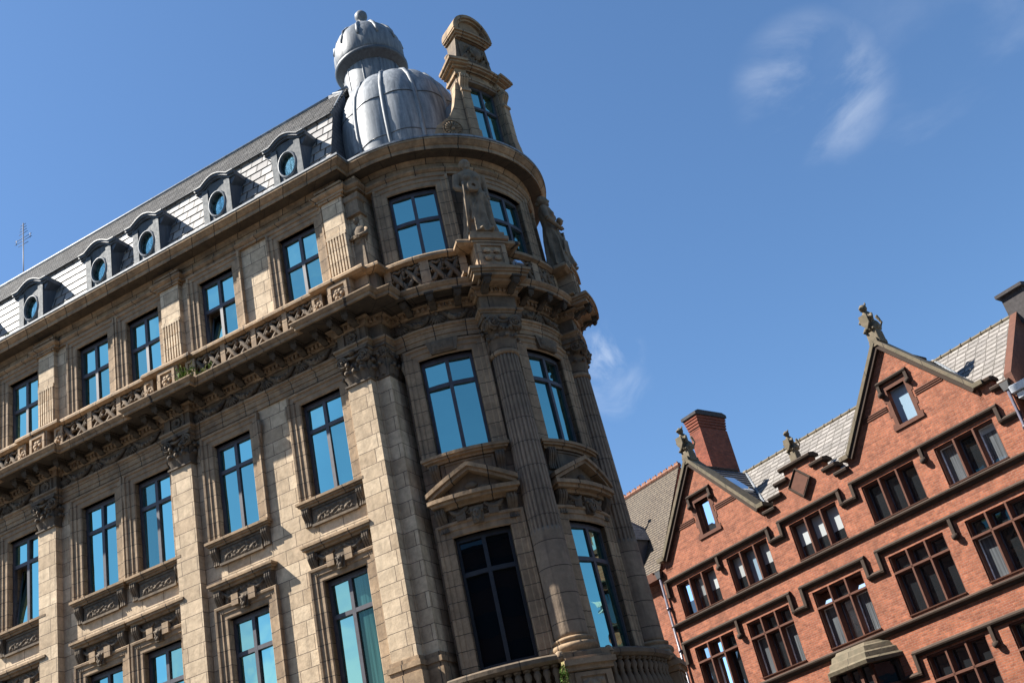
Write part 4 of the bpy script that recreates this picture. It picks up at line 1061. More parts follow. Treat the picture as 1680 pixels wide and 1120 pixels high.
mb = MB(); mb.box(1.8, 2.34, 0, .42, 15.0, 15.36); mb.build('end_step', brick, eg)
mb = MB(); c_ = (-6.1, 15.41); w = .50
loz = [(c_[0], c_[1]-.58), (c_[0]+.54, c_[1]), (c_[0], c_[1]+.58), (c_[0]-.54, c_[1])]
mb.prism_y(loz, -.10, .02); 
mb.prism_y([(c_[0]+(x-c_[0])*.8, c_[1]+(z-c_[1])*.8) for x, z in loz], -.115, -.09); mb.build('lozenge_plaque', redstone, sg)
mb = MB()
for i in range(4):
    a, b = loz[i], loz[(i+1) % 4]; mb.tube([(a[0], -.11, a[1]), (b[0], -.11, b[1])], .05, 4, False)
mb.build('plaque_frame', brownstone, sg)

# string courses and hood moulds ------------------------------------
hp = lambda z: [(.02, z-.16), (-.05, z-.16), (-.08, z-.11), (-.15, z-.07), (-.17, z-.02), (-.05, z+.07), (.02, z+.07)]
def string(z): mb = MB(); mb.prism_x([(.02, z-.18), (-.06, z-.17), (-.10, z-.10), (-.17, z-.06), (-.19, z-.01), (-.06, z+.07), (.02, z+.07)], XL, XR); mb.build('string_course', brownstone, K)
string(12.60); string(9.12)
def hoodrun(z, zl, drops, first, last, cgap=((-8.22, -7.72), (-4.62, -4.12))):
    """label mould running over the lights, dropping and linking between groups"""
    segs = [(first, cgap[0][0]), (cgap[0][1], cgap[1][0]), (cgap[1][1], last)]
    for i, (a, b) in enumerate(segs):
        mb = MB(); mb.prism_x(hp(z), a, b)
        if i > 0: mb.box(a-.0, a+.13, -.15, .02, zl-.08, z)
        if i < 2: mb.box(b-.13, b, -.15, .02, zl-.08, z)
        if i < 2: mb.prism_x(hp(zl), b-.13, segs[i+1][0]+.13)
        if i == 0: mb.box(a, a+.13, -.15, .02, zl-.05, z); mb.box(a-.02, a+.15, -.17, .02, zl-.18, zl-.02)
        if i == 2 and last > 2: mb.box(b-.13, b, -.15, .02, zl-.08, z); mb.prism_x(hp(zl), b-.13, 2.8)
        mb.build('drip_mould', brownstone, K)
    for x in drops:
        mb = MB(); mb.box(x-.06, x+.06, -.14, .02, zl+.05, z-.05); mb.ball((x, -.12, zl-.02), .13, 8, (1, 1, .9)); mb.box(x-.11, x+.11, -.16, .02, zl-.04, zl+.08); mb.build('label_stop', brownstone, K)
hoodrun(14.46, 13.93, (-11.1, -.97), -14.2, 2.20)
hoodrun(11.80, 11.10, (-11.1, -.97), -14.2, 2.20)
hoodrun(8.12, 7.45, (-11.1, -1.1), -14.2, 2.20, ((-8.3, -7.9), (-4.75, -4.15)))

# mullioned windows --------------------------------------------------
def lights(x0, x1, z0, z1, zt=None, glz=None, pale_share=0.0, depth=.30, vents=(), skip=()):
    mb = MB(); m = .13; w = (x1-x0)/3
    for i in (1, 2): mb.prism_z([(x0+w*i-.035, -.0), (x0+w*i+.035, -.0), (x0+w*i+.065, .08), (x0+w*i+.065, .42), (x0+w*i-.065, .42), (x0+w*i-.065, .08)], z0, z1)
    if zt: mb.prism_x([(.0, zt-.035), (.0, zt+.035), (.08, zt+.06), (.40, zt+.06), (.40, zt-.06), (.08, zt-.06)], x0, x1)
    mb.box(x0-.02, x0+.05, .05, .44, z0, z1); mb.box(x1-.05, x1+.02, .05, .44, z0, z1); mb.box(x0, x1, .05, .44, z1-.06, z1+.02)
    mb.prism_x([(-.05, z0-.02), (-.06, z0+.02), (.42, z0+.08), (.42, z0-.02)], x0, x1)
    win = mb.build('window', redstone, K)
    for i in range(3):
        a, b = x0+w*i+.065, x0+w*(i+1)-.065
        for j, (c, d) in enumerate(((z0+.05, (zt or z1)-.05), (zt+.05, z1-.05)) if zt else ((z0+.05, z1-.05),)):
            mb = MB(); t, t2 = R(-.008, .008), R(-.006, .006)
            gm = glz[(i+3*j) % len(glz)] if glz else g_old
            if j == 1 and i in vents:
                mb.add([(a, depth-.10, c), (b, depth-.10, c), (b, depth+.08, d-.05), (a, depth+.08, d-.05)], [(0, 1, 2, 3)]); mb.build('pane', g_whitish, win)  # whitish colour stands in for sky mirrored in the tilted vent
                mb = MB(); mb.box(a, b, depth+.12, depth+.13, c, d); mb.build('dark_room', room_m, win); continue
            zb_ = d-(d-c)*pale_share*R(.94, 1.06) if pale_share and j == 0 and i not in skip else d
            mb.add([(a, depth+t, c), (b, depth-t, c), (b, depth-t+t2, zb_), (a, depth+t+t2, zb_)], [(0, 1, 2, 3)]); p = mb.build('pane', gm, win)
            if zb_ < d: mb = MB(); mb.add([(a, depth+t, zb_), (b, depth-t, zb_), (b, depth-t, d), (a, depth+t, d)], [(0, 1, 2, 3)]); mb.build('whitish_top', g_whitish, win)  # upper part of the pane filled with a flat whitish colour
            mb = MB(); e = .035
            mb.frame([(a, c), (a, d), (b, d), (b, c)], [(0, -depth-.02), (0, -depth+.03), (-e, -depth+.03), (-e, -depth-.02)], True); mb.build('sash', white_pl if gm is g_net else frame_m, win)
    return win
lights(*LT[0], *RW1, glz=[g_old], pale_share=.6); lights(*LT[1], *RW1, glz=[g_old, g_skypaint, g_old], pale_share=.62, skip=(1,)); lights(*LT[2], *RW1, glz=[g_old], pale_share=.66); lights(*LT[3], *RW1, glz=[g_old]); lights(*LT[4], *RW1, glz=[g_net, g_old, g_net], pale_share=.18, skip=(0, 1))
lights(*LT[0], *RW2, 10.83, glz=[g_old, g_net, g_old, g_old, g_old, g_old]); lights(*LT[1], *RW2, 10.83, glz=[g_net, g_old, g_net, g_old, g_old, g_old])
lights(*LT[2], *RW2, 10.83, glz=[g_net, g_old2, g_net, g_old, g_old, g_old], vents=(0, 2)); lights(*LT[3], *RW2, 10.83, glz=[g_old]); lights(*LT[4], *RW2, 10.83, glz=[g_net, g_old, g_old, g_old, g_old, g_old])
for i in (0, 1, 3, 4): lights(*LT[i], *RW3, 7.05, glz=[g_old])
# canted bay with a ribbed stone roof
mb = MB(); bx0, bx1 = -7.35, -5.0
plan = lambda o: [(bx0-o-.15, 0), (bx0+.45-o*.4, -.75-o), (bx1-.45+o*.4, -.75-o), (bx1+o+.15, 0)]
st = [(0.30, 8.22), (.34, 8.34), (.22, 8.42), (.18, 8.60), (.06, 8.66), (.0, 8.84), (-.16, 8.90), (-.24, 9.0)]
rg = [[(x, y+.0, z) for x, y in plan(o)]+[(bx1+o+.15, .05, z), (bx0-o-.15, .05, z)] for o, z in st]
mb.ring(rg); mb.build('bay_roof', mossy, K)
mb = MB(); mb.ring([[(x, y, z) for x, y in plan(o)]+[(bx1+o+.15, .05, z), (bx0-o-.15, .05, z)] for o, z in ((0, 3.6), (0, 4.9), (-.02, 4.9), (-.02, 5.0))]); mb.build('bay_base', redstone, K)
mb = MB(); P_ = plan(-.02)
for (xa, ya), (xb, yb) in zip(P_[:-1], P_[1:]):
    nseg = 3 if abs(yb-ya) < .01 else 1
    for i in range(nseg+1):
        f = i/nseg; mb.box(xa+(xb-xa)*f-.06, xa+(xb-xa)*f+.06, ya+(yb-ya)*f-.05, ya+(yb-ya)*f+.1, 4.9, 8.24)
    mb.prism_z([(xa, ya-.03), (xb, yb-.03), (xb, yb+.1), (xa, ya+.1)], 7.35, 7.45)
bw_ = mb.build('bay_window', redstone, K)
for i, ((xa, ya), (xb, yb)) in enumerate(zip(P_[:-1], P_[1:])):
    mb = MB(); mb.add([(xa, ya+.06, 4.9), (xb, yb+.06, 4.9), (xb, yb+.06, 8.2), (xa, ya+.06, 8.2)], [(0, 1, 2, 3)]); mb.build('pane', g_old, bw_)

# roof ----------------------------------------------------------------
ER, RR, RM = 15.02, 18.36, 3.4
def slope_courses(mb, xa, xb, n, p0, p1, tilt=.045, cv=.32):
    """overlapping slate courses from eave point p0=(y,z) to ridge p1"""
    for i in range(n):
        a, b = i/n, (i+1)/n
        y0, z0, y1, z1 = p0[0]+(p1[0]-p0[0])*a, p0[1]+(p1[1]-p0[1])*a, p0[0]+(p1[0]-p0[0])*b, p0[1]+(p1[1]-p0[1])*b
        L = sqrt((p1[0]-p0[0])**2+(p1[1]-p0[1])**2); ny, nz = -(p1[1]-p0[1])/L, (p1[0]-p0[0])/L
        o = .2*(i % 2)+R(-.05, .05)
        mb.add([(xa, y0+ny*tilt, z0+nz*tilt), (xb, y0+ny*tilt, z0+nz*tilt), (xb, y1+ny*.006, z1+nz*.006), (xa, y1+ny*.006, z1+nz*.006)], [(0, 1, 2, 3)], False, [[(xa+o, i*cv), (xb+o, i*cv), (xb+o, i*cv+cv*.95), (xa+o, i*cv+cv*.95)]])
        mb.add([(xa, y0+ny*tilt, z0+nz*tilt), (xb, y0+ny*tilt, z0+nz*tilt), (xb, y0, z0), (xa, y0, z0)], [(0, 1, 2, 3)])
mb = MB(); slope_courses(mb, XL, XR, 15, (.3, ER), (RM, RR), .022); mb.add([(XL, RM, RR), (XR, RM, RR), (XR, 6.6, ER), (XL, 6.6, ER)], [(0, 1, 2, 3)]); rf = mb.build('roof', slate_brown, K)
mb = MB(); x = XL
while x < XR-.1:
    mb.tube([(x, RM, RR+.0), (min(XR, x+.44), RM, RR+.0)], .095, 8, False); mb.tube([(x+.42, RM, RR), (x+.46, RM, RR)], .12, 8, False); x += .45
mb.build('ridge_tiles', mossy, rf)
mb = MB(); mb.box(XL, XR, .42, 6.6, 0, 14.9); mb.build('rear_wall', brick, K)
for gx in GX:
    ap = 18.45; s = (ap-15.3)/2.72
    for q in (-1, 1):
        mb = MB(); n = 16
        for i in range(n):                       # slates of the cross roof, cut off by the main slope behind
            a, b = i/n, (i+1)/n; xa, za = gx+q*2.72*(1-a), 15.3+(ap-15.3)*a; xb, zb2 = gx+q*2.72*(1-b), 15.3+(ap-15.3)*b
            ym = lambda z: .3+(z-ER)/(RR-ER)*(RM-.3)+.06
            t = .04
            mb.add([(xa+q*t, .38, za+t*.6), (xa+q*t, ym(za), za+t*.6), (xb, ym(zb2), zb2), (xb, .38, zb2)], [(0, 1, 2, 3)], False, [[(.1*i, i*.20), (3+.1*i, i*.20), (3+.1*i, i*.20+.19), (.1*i, i*.20+.19)]])
            mb.add([(xa+q*t, .38, za+t*.6), (xa+q*t, ym(za), za+t*.6), (xa, ym(za), za-.02), (xa, .38, za-.02)], [(0, 1, 2, 3)])
        gr = mb.build('gable_roof', slate_side, K)
        mb = MB(); mb.tube([(gx+q*2.74, .5, 15.34), (gx+q*.02, ym(ap)+.0, ap+.06)], .055, 6, False); mb.build('lead_valley', lead, gr)
        if q == 1:                               # rooflight
            nx, nz = s/sqrt(1+s*s), 1/sqrt(1+s*s)
            def rp(f, y, h): return (gx+q*2.72*(1-f)+nx*h, y, 15.3+(ap-15.3)*f+nz*h)
            mb = MB()
            A_ = [rp(.42, .75, .02), rp(.42, 1.5, .02), rp(.72, 1.5, .02), rp(.72, .75, .02)]; B_ = [rp(.42, .75, .12), rp(.42, 1.5, .12), rp(.72, 1.5, .12), rp(.72, .75, .12)]
            mb.ring([A_, B_]); sk = mb.build('rooflight', white_pl, gr)
            mb = MB(); mb.add([rp(.45, .80, .125), rp(.45, 1.45, .125), rp(.69, 1.45, .125), rp(.69, .80, .125)], [(0, 1, 2, 3)]); mb.build('pane', g_old2, sk)
    mb = MB(); y = .4
    while y < 3.0:
        mb.tube([(gx, y, ap+.03), (gx, y+.42, ap+.03)], .085, 8, False); y += .44
    mb.build('ridge_tiles', brownstone, rf)
# chimney
mb = MB(); cx0, cx1, cy0, cy1 = -12.65, -11.98, 2.6, 4.45
mb.taper(cx0-.06, cx1+.10, cy0-.06, cy1+.06, 16.2, 18.9, .06, .06); mb.box(cx0, cx1+.02, cy0, cy1, 18.6, 21.05)
for i in range(5): mb.box(cx0-.02*i, cx1+.02*i, cy0-.02*i, cy1+.02*i, 21.0+.14*i, 21.0+.14*(i+1)-.05); mb.box(cx0-.02*i+.02, cx1+.02*i-.02, cy0-.02*i+.02, cy1+.02*i-.02, 21.0+.14*(i+1)-.05, 21.0+.14*(i+1))
ch = mb.build('chimney', brick_ch, K)
mb = MB(); mb.prism_x([(cy0-.14, 21.70), (cy0-.14, 21.84), (cy0+.1, 21.94), (cy1-.1, 21.94), (cy1+.14, 21.84), (cy1+.14, 21.70)], cx0-.14, cx1+.14); mb.build('chimney_cap', cap_m, ch)
# party wall climbing the roof at the right end, and the rainwater pipes
mb = MB(); mb.prism_x([(-.05, 14.4), (-.05, 15.25), (RM, RR+.55), (RM+.6, RR+.55), (RM+.6, 14.4)], XR-.02, XR+.26); pw_ = mb.build('party_wall', redstone, K)
mb = MB(); mb.prism_x([(RM-.9, RR+.50), (RM-.9, RR+.62), (RM+.2, RR+.85), (RM+1.2, RR+.62), (RM+1.2, RR+.5)], XR-.18, XR+.9); mb.box(XR-.06, XR+.8, RM-.75, RM+1.0, 17.6, RR+.5); mb.build('stack_head', cap_m, pw_)
def pipe(x, z0, z1):
    mb = MB(); mb.tube([(x, -.12, z0), (x, -.12, z1)], .055, 10); 
    zz = z0+.5
    while zz < z1: mb.tube([(x, -.12, zz), (x, -.12, zz+.12)], .075, 10); mb.box(x-.12, x+.12, -.06, .0, zz+.02, zz+.1); zz += 1.8
    p = mb.build('downpipe', pipe_m, K)
    mb = MB(); mb.taper(x-.1, x+.1, -.2, 0, z1-.05, z1+.25, -.06, 0); mb.build('rainwater_head', black_m, p)
pipe(-14.42+.06, .2, 14.75); pipe(2.80, .2, 14.75)

# ------------------------------------------------------------------ neighbours along the side street
T = empty('slate_roofed_house', (O2.x, O2.y, 0), A2); tag(T, 'house with a steep small-slated roof and crested terracotta ridge behind the tower', 'house')
mb = MB(); mb.box(-27, XL-.35, .35, 7.6, 0, 15.1); mb.build('wall', brick, T)
mb = MB(); slope_courses(mb, -27, XL-.10, 40, (.2, 15.15), (3.5, 20.42), .022, .135); mb.add([(-27, 3.5, 20.42), (XL-.1, 3.5, 20.42), (XL-.1, 7.6, 15.0), (-27, 7.6, 15.0)], [(0, 1, 2, 3)]); tr_ = mb.build('roof', slate_tan, T)
mb = MB(); mb.prism_y([(0, 0)]*3, 0, 0) if False else mb.prism_x([(.3, 15.0), (3.5, 20.36), (7.4, 15.0)], XL-.45, XL-.12); mb.build('gable_end', brick, T)
mb = MB(); x = -27
while x < XL-.15:
    mb.tube([(x, 3.5, 20.45), (x+.36, 3.5, 20.45)], .12, 8, False); mb.prism_y([(x+.03, 20.5), (x+.33, 20.5), (x+.27, 20.66), (x+.18, 20.60), (x+.09, 20.66)], 3.46, 3.54); x += .38
mb.build('crested_ridge', terra, tr_)
mb = MB(); mb.box(-27, XL-.3, -.1, .36, 14.85, 15.1); mb.box(-15.3, XL-.02, -.18, .5, 14.7, 14.95); mb.build('eaves_cornice', redstone, T)
mb = MB(); mb.box(-17.5, -15.75, .55, 3, 15.2, 17.05); dm = mb.build('dormer', lead_dk, T)
mb = MB(); mb.ring([[(-17.62, .43, 17.05), (-15.63, .43, 17.05), (-15.63, 2.9, 17.05), (-17.62, 2.9, 17.05)], [(-16.66, 1.25, 18.35), (-16.6, 1.25, 18.35), (-16.6, 1.5, 18.35), (-16.66, 1.5, 18.35)]]); mb.build('hipped_roof', slate_side, dm)
mb = MB(); mb.tube([(-16.63, 1.35, 18.2), (-16.63, 1.35, 19.15)], [.09, .03], 8); mb.ball((-16.63, 1.35, 19.2), .12, 8); mb.build('spike', black_m, dm)
mb = MB(); mb.add([(-17.3, .54, 15.5), (-15.95, .54, 15.5), (-15.95, .54, 16.8), (-17.3, .54, 16.8)], [(0, 1, 2, 3)]); mb.build('pane', g_dark, dm)

Q = empty('neighbouring_terrace', (O2.x, O2.y, 0), A2); tag(Q, 'dark brick building with a white eaves gutter at the right edge', 'building')
mb = MB(); mb.box(XR+.27, 10, .5, 8, 0, 14.3); mb.build('wall', brick_ch, Q)
mb = MB(); mb.prism_x([(.3, 14.5), (3.6, 17.0), (3.6, 14.5)], XR+.27, 10); mb.build('roof', slate_side, Q)
mb = MB(); mb.prism_x([(-.25, 14.50), (-.30, 14.72), (-.22, 14.76), (.5, 14.76), (.5, 14.50)], XR+.05, 10); mb.prism_x([(-.12, 14.28), (-.14, 14.46), (.5, 14.46), (.5, 14.28)], XR+.15, 10); mb.build('eaves_gutter', white_pl, Q)

# buildings on the near side of the street, seen only mirrored in the glass
V = empty('office_block', (0, 0, 0), 0); tag(V, 'long dark office block across the street, mirrored low in the tower glass', 'building')
mb = MB(); mb.box(-50, 60, -30, -14, 0, 27); mb.build('wall', brick_ch, V)
for zf in (4.0, 7.4, 10.8, 14.2, 17.6, 21.0, 24.2):
    mb = MB(); mb.box(-48, 58, -14.0, -13.9, zf, zf+1.8); mb.build('window', g_dark, V)
mb = MB(); mb.box(-50.3, 60.3, -30.3, -13.6, 27, 27.4); mb.build('parapet', brownstone, V)

# ------------------------------------------------------------------ statues and small things
def figure(name, label, pos, face, seed, h=2.35, prop='wheel', grp='stone statues round the tower'):
    """draped standing figure carved in stone; front towards -y before turning"""
    rnd = random.Random(seed); mb = MB(); s = h/2.35
    rings = []; n = 40
    for z, rx, ry, fo, lean in ((0, .40, .34, .15, 0), (.10, .38, .32, .17, 0), (.25, .355, .30, .17, .0), (.4, .33, .28, .16, .01), (.6, .315, .265, .15, .02), (.8, .30, .25, .13, .03), (1.1, .29, .24, .08, .04), (1.28, .26, .21, .04, .04), (1.42, .22, .18, .03, .02), (1.62, .26, .19, .02, 0), (1.82, .29, .19, .02, -.01), (1.92, .25, .16, .0, -.01), (1.97, .12, .11, 0, -.01), (2.04, .085, .085, 0, -.01)):
        rings.append([((rx*(1+fo*sin(a*9+z*2.5+seed)+fo*.6*sin(a*14+1.3))*cos(a)+lean)*s, (ry*(1+fo*sin(a*9+z*2.5+seed)+fo*.6*sin(a*14+1.3))*sin(a)-(.05 if z < .9 else 0)*(1 if sin(a) < -.3 and cos(a) < 0 else 0))*s, z*s) for a in [2*pi*j/n for j in range(n)]])
    mb.ring(rings, smooth=True)
    hx = -.02
    mb.ball((hx*s, -.03*s, 2.18*s), .125*s, 12, (.88, 1.0, 1.22)); mb.ball((hx*s, .02*s, 2.22*s), .145*s, 10, (.98, .98, 1.05)); mb.ball((hx*s, .13*s, 2.16*s), .085*s, 8)
    mb.ball((hx*s, -.155*s, 2.16*s), .028*s, 6, (.8, 1.2, 1.5)); mb.ball((hx*s, -.13*s, 2.09*s), .04*s, 6, (1.1, .7, .6)); mb.ball((hx*s, -.12*s, 2.05*s), .05*s, 6, (1, .8, .7))
    for q in (-1, 1):
        mb.ball(((hx+q*.045)*s, -.135*s, 2.20*s), .022*s, 6); mb.ball(((hx+q*.11)*s, .0, 2.17*s), .03*s, 6, (.6, 1, 1.4))
        mb.ball((q*.10*s, -.15*s, 1.70*s), .10*s, 8, (1, .8, 1))
    def arm(sh, el, wr, hand):
        mb.tube([Vector(sh)*s, (Vector(sh)+Vector(el))/2*s, Vector(el)*s], [.095*s, .088*s, .072*s], 10); mb.tube([Vector(el)*s, (Vector(el)*.6+Vector(wr)*.4)*s, Vector(wr)*s], [.072*s, .07*s, .045*s], 10)
        w = Vector(wr); d = Vector(hand).normalized(); side = d.cross(Vector((0, 0, 1))).normalized()
        mb.ball(tuple((w+d*.05)*s), .055*s, 8, (1, 1, .8))
        for j in range(4): b = w+d*.08+side*(.033*(j-1.5)); mb.tube([b*s, (b+d*.06+Vector((0, 0, -.005)))*s, (b+d*.095+Vector((0, 0, -.03)))*s], [.015*s, .014*s, .011*s], 6)
        t = w+d*.03+side*.05; mb.tube([t*s, (t+side*.02+d*.04+Vector((0, 0, .02)))*s], [.016*s, .012*s], 6)
    arm((-.30, -.0, 1.84), (-.40, -.06, 1.42), (-.14, -.27, 1.20), (1, -.25, .15)); 
    if prop == 'wheel': arm((.30, 0, 1.84), (.36, .06, 1.48), (.30, -.10, 1.22), (-.1, -.3, -1))
    else: arm((.30, 0, 1.84), (.42, -.06, 1.52), (.30, -.26, 1.55), (-.3, -.5, .8))
    # mantle across the body
    for j in range(5): mb.tube([((.26-.03*j)*s, (-.10-.02*j)*s, (1.28-.04*j)*s), ((.05-.02*j)*s, (-.30)*s, (1.12-.10*j)*s), ((-.18)*s, (-.29)*s, (.75-.13*j)*s), ((-.26+.05*j)*s, (-.27)*s, (.35-.05*j)*s)], .028*s, 6)
    for q in (-1, 1): mb.ball((q*.12*s, -.34*s, .05*s), .075*s, 7, (.8, 1.5, .7))
    o = mb.build(name, statue_m, None, pos, face); remesh(o, .02)
    tag(o, label, 'statue', grp); o.scale = (1.05, 1.0, 1.0)
    if prop == 'wheel':
        m = 20; mb = MB(); c = Vector((-.10, -.36, 1.28))*s
        mb.ring([[(c.x+r*s*cos(2*pi*j/m), c.y+d*s, c.z+r*s*sin(2*pi*j/m)) for j in range(m)] for r, d in ((.05, .04), (.14, .04), (.155, 0), (.14, -.04), (.05, -.04))], loop=True)
        mb.build('carved_disc', statue_m, o)
        mb = MB(); mb.tube([(-.36*s, -.20*s, 0), (-.30*s, -.28*s, 1.45*s)], .03*s, 8); mb.build('staff', statue_m, o)
    else:
        mb = MB(); mb.ball((.22*s, -.27*s, 1.62*s), .09*s, 8, (1.3, 1, 1.1)); mb.tube([(.36*s, -.16*s, .0), (.42*s, -.22*s, 1.1*s)], [.14*s, .10*s], 8); mb.build('carved_bundle', statue_m, o)
    return o
def tw(phi, r): x, y = arc(phi, r); p = w1(x, y); return p
for ph, lab, sd, pr in ((48.5, 'draped stone woman holding a disc, on the pedestal between the two upper tower windows', 1, 'wheel'), (102.5, 'draped stone woman carrying a bundle, in profile against the sky at the tower edge', 5, 'bundle')):
    x, y = tw(ph, 4.06); figure('statue', lab, (x, y, 20.62), A1+radians(ph), sd, 3.02, pr)
# term figure squeezed beside the first tower window
mb = MB(); mb.ring([[(x*w, y*w*.9-.0, z) for x, y in ((-1, -1), (1, -1), (1, 1), (-1, 1))] for z, w in ((0, .24), (.1, .24), (.12, .20), (1.05, .17), (1.15, .19))])
mb.ring([[(rx*cos(2*pi*j/20), ry*sin(2*pi*j/20), z) for j in range(20)] for z, rx, ry in ((1.1, .19, .18), (1.3, .22, .2), (1.55, .27, .2), (1.72, .22, .16), (1.78, .09, .09), (1.86, .085, .085))], smooth=True)
mb.ball((0, -.03, 2.0), .125, 10, (.9, 1, 1.2)); mb.ball((0, .02, 2.05), .14, 8); mb.ball((0, -.155, 1.99), .03, 6, (.8, 1.2, 1.5))
for q in (-1, 1):
    mb.tube([(q*.25, 0, 1.62), (q*.30, -.12, 1.38), (q*.08, -.24, 1.32)], [.085, .08, .06], 8); mb.ball((q*.045, -.13, 2.03), .022, 6)
    for j in range(4): mb.tube([(q*.08, -.26, 1.36-.03*j), (-q*.02, -.27, 1.35-.03*j)], .016, 5)
mb.ring([[(sx*.26, sy*.2, z) for sx, sy in ((-1, -1), (1, -1), (1, 1), (-1, 1))] for z in (2.18, 2.28)]); mb.ring([[(sx*e, sy*e*.8, z) for sx, sy in ((-1, -1), (1, -1), (1, 1), (-1, 1))] for z, e in ((2.28, .22), (2.7, .22), (2.75, .28), (2.9, .30))])
p = w1(.26, .12); o = mb.build('term_figure', statue_m, None, (p[0], p[1], 20.42), A1); tag(o, 'half-length stone figure on a tapering pillar beside the corner pilaster', 'statue')

def beast(label, x, y, z, seed, h=1.5, post=.5, mat=None):
    """seated heraldic animal holding a shield"""
    mb = MB(); s = h/1.6
    mb.taper(-.24*s, .24*s, -.24*s, .24*s, -.1, post*s, .03, .03); b = post*s
    mb.ball((0, .12*s, b+.26*s), .27*s, 9, (.95, 1.1, 1)); mb.ball((0, -.02*s, b+.58*s), .21*s, 9, (1, .95, 1.5))
    mb.ball((0, -.08*s, b+1.0*s), .15*s, 9, (1, 1.05, 1)); mb.ball((0, -.24*s, b+.96*s), .085*s, 7, (.9, 1.3, .8))
    for q in (-1, 1):
        mb.ball((q*.10*s, -.0, b+1.16*s), .05*s, 6, (.8, .7, 1.5)); mb.tube([(q*.19*s, -.05*s, b+.68*s), (q*.26*s, -.2*s, b+.48*s), (q*.15*s, -.28*s, b+.5*s)], [.08*s, .07*s, .06*s], 7)
        mb.ball((q*.2*s, -.06*s, b+.16*s), .13*s, 7, (.8, 1.3, .9)); mb.ball((q*.2*s, -.25*s, b+.05*s), .08*s, 6, (.8, 1.3, .7))
    mb.tube([(.1*s, .34*s, b+.12*s), (.2*s, .44*s, b+.4*s), (.12*s, .38*s, b+.72*s)], [.06*s, .05*s, .07*s], 6)
    pt = Vector(w2(x, y)); o = mb.build('carved_beast', mat or mossy, None, (pt.x, pt.y, z), A2); remesh(o, .03); tag(o, label, 'stone carving', 'carved beasts on the brick gables')
    mb = MB(); mb.prism_y([(-.17*s, b+.66*s), (.17*s, b+.66*s), (.17*s, b+.32*s), (0, b+.08*s), (-.17*s, b+.32*s)], -.36*s, -.28*s); mb.build('shield', mossy, o)
beast('weathered stone beast with shield on the gable apex in front of the chimney', GX[0], .12, 18.75, 1, 1.55, .42)
beast('weathered stone beast with shield on the highest gable, clear against the sky', GX[1], .12, 18.75, 2, 1.65, .42)
beast('weathered stone beast on the stepped gable above the lozenge plaque', -6.08, .2, 16.35, 3, 1.25, .5)

# television aerial behind the ridge
a_ = w1(-18.6, 4.0); E_ = empty('tv_aerial', (a_[0], a_[1], 29.5), A1); tag(E_, 'thin television aerial on a pole above the left end of the slate roof', 'aerial')
mb = MB(); mb.tube([(0, 0, 0), (0, 0, 4.9)], .022, 6); mb.build('mast', frame_m, E_)
mb = MB()
for zz, w in ((3.75, .30), (3.95, .52), (4.1, .50), (4.35, .26), (4.5, .22), (4.65, .2), (4.8, .16)): mb.tube([(-w, 0, zz), (w, 0, zz)], .012, 5)
for x_ in (-.42, .42): mb.tube([(x_, 0, 3.9), (x_, 0, 4.15)], .012, 5)
mb.build('aerial_rods', frame_m, E_)
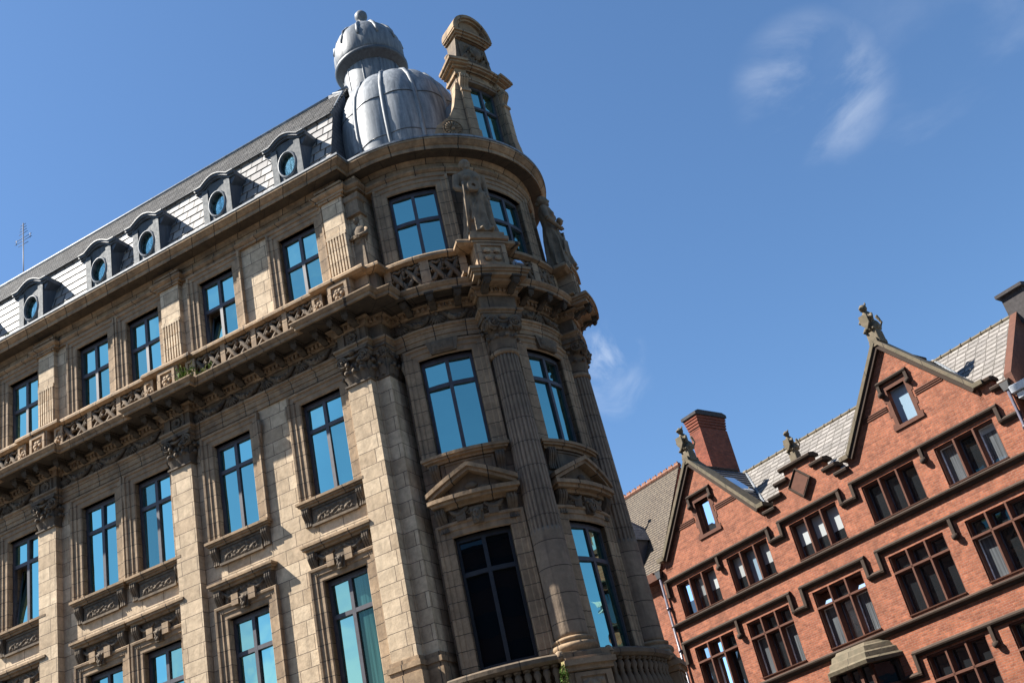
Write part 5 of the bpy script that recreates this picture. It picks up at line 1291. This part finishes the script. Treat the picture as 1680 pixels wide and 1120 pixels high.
# floodlights
def flood(label, x, y, z, rz, tilt):
    p = w1(x, y); e = empty('floodlight', (p[0], p[1], z), A1+rz); tag(e, label, 'floodlight', 'floodlights on the tower ledge')
    mb = MB(); mb.taper(-.13, .13, -.13, .05, .12, .36, .02, .02)
    for i in range(4): mb.box(-.12+.07*i, -.10+.07*i, .04, .12, .14, .34)
    h_ = mb.build('lamp_housing', grey_al, e); h_.rotation_euler = (tilt, 0, 0)
    mb = MB(); mb.add([(-.11, -.135, .15), (.11, -.135, .15), (.11, -.125, .33), (-.11, -.125, .33)], [(0, 1, 2, 3)]); mb.build('lens', g_old2, h_)
    mb = MB(); mb.tube([(-.15, 0, .2), (-.15, 0, .02), (.15, 0, .02), (.15, 0, .2)], .016, 6, False); mb.tube([(0, 0, -.02), (0, 0, .03)], .03, 6); mb.build('bracket', black_m, e)
x, y = arc(57.5, RW+1.12); flood('small grey floodlight on the ledge below the front statue', x, y, 19.2, radians(60), -.5)
x, y = arc(104, RW+1.25); flood('small grey floodlight at the right end of the cornice, against the sky', x, y, 19.22, radians(100), -.6)
# weeds
def weed(label, x, y, z, n, h, spread, seed, wall=False, down=False):
    rnd = random.Random(seed); p = w1(x, y); e = empty('weed', (p[0], p[1], z), A1); tag(e, label, 'weed', 'weeds rooted in the stonework')
    st_ = MB(); lf = MB()
    for i in range(n):
        a = rnd.uniform(0, 2*pi); hh = h*rnd.uniform(.4, 1); dx, dy = spread*rnd.uniform(-1, 1), -abs(.15*rnd.uniform(-1, 1))
        pts = [(dx*.3, 0, 0), (dx*.6, dy*.5, (hh*.5)*(-1 if down else 1)), (dx, dy, hh*(-1 if down else 1))]; st_.tube(pts, [.008, .006, .003], 4)
        for j in range(9):
            f = rnd.uniform(.25, 1); c = Vector(pts[0]).lerp(Vector(pts[2]), f)+Vector((rnd.uniform(-.04, .04), rnd.uniform(-.05, .03), rnd.uniform(-.04, .04))); r = rnd.uniform(.02, .05)
            t = Vector((rnd.uniform(-1, 1), rnd.uniform(-1, 1), rnd.uniform(-1, 1))).normalized(); b = t.cross(Vector((.3, .2, 1))).normalized()
            lf.add([c-t*r*1.8, c+b*r*.6, c+t*r*1.8, c-b*r*.6], [(0, 1, 2, 3)])
    st_.build('stems', dry_m, e); lf.build('leaves', leaf_m, e)
weed('tall grassy weed on the balcony ledge beside the middle pilaster', -6.2, -.70, 19.2, 26, .75, .4, 3)
weed('low tuft of weeds on the balcony ledge just right of the tall grassy weed', -5.55, -.62, 19.2, 12, .35, .4, 4)
weed('small straggly weed in the roof gutter at the far left', -14.4, -.3, 24.5, 14, .5, .4, 6)
x, y = arc(39, RW+.95); weed('bright green creeper hanging beside the column pedestal', x, y, 7.8, 26, 1.1, .12, 8, down=True)
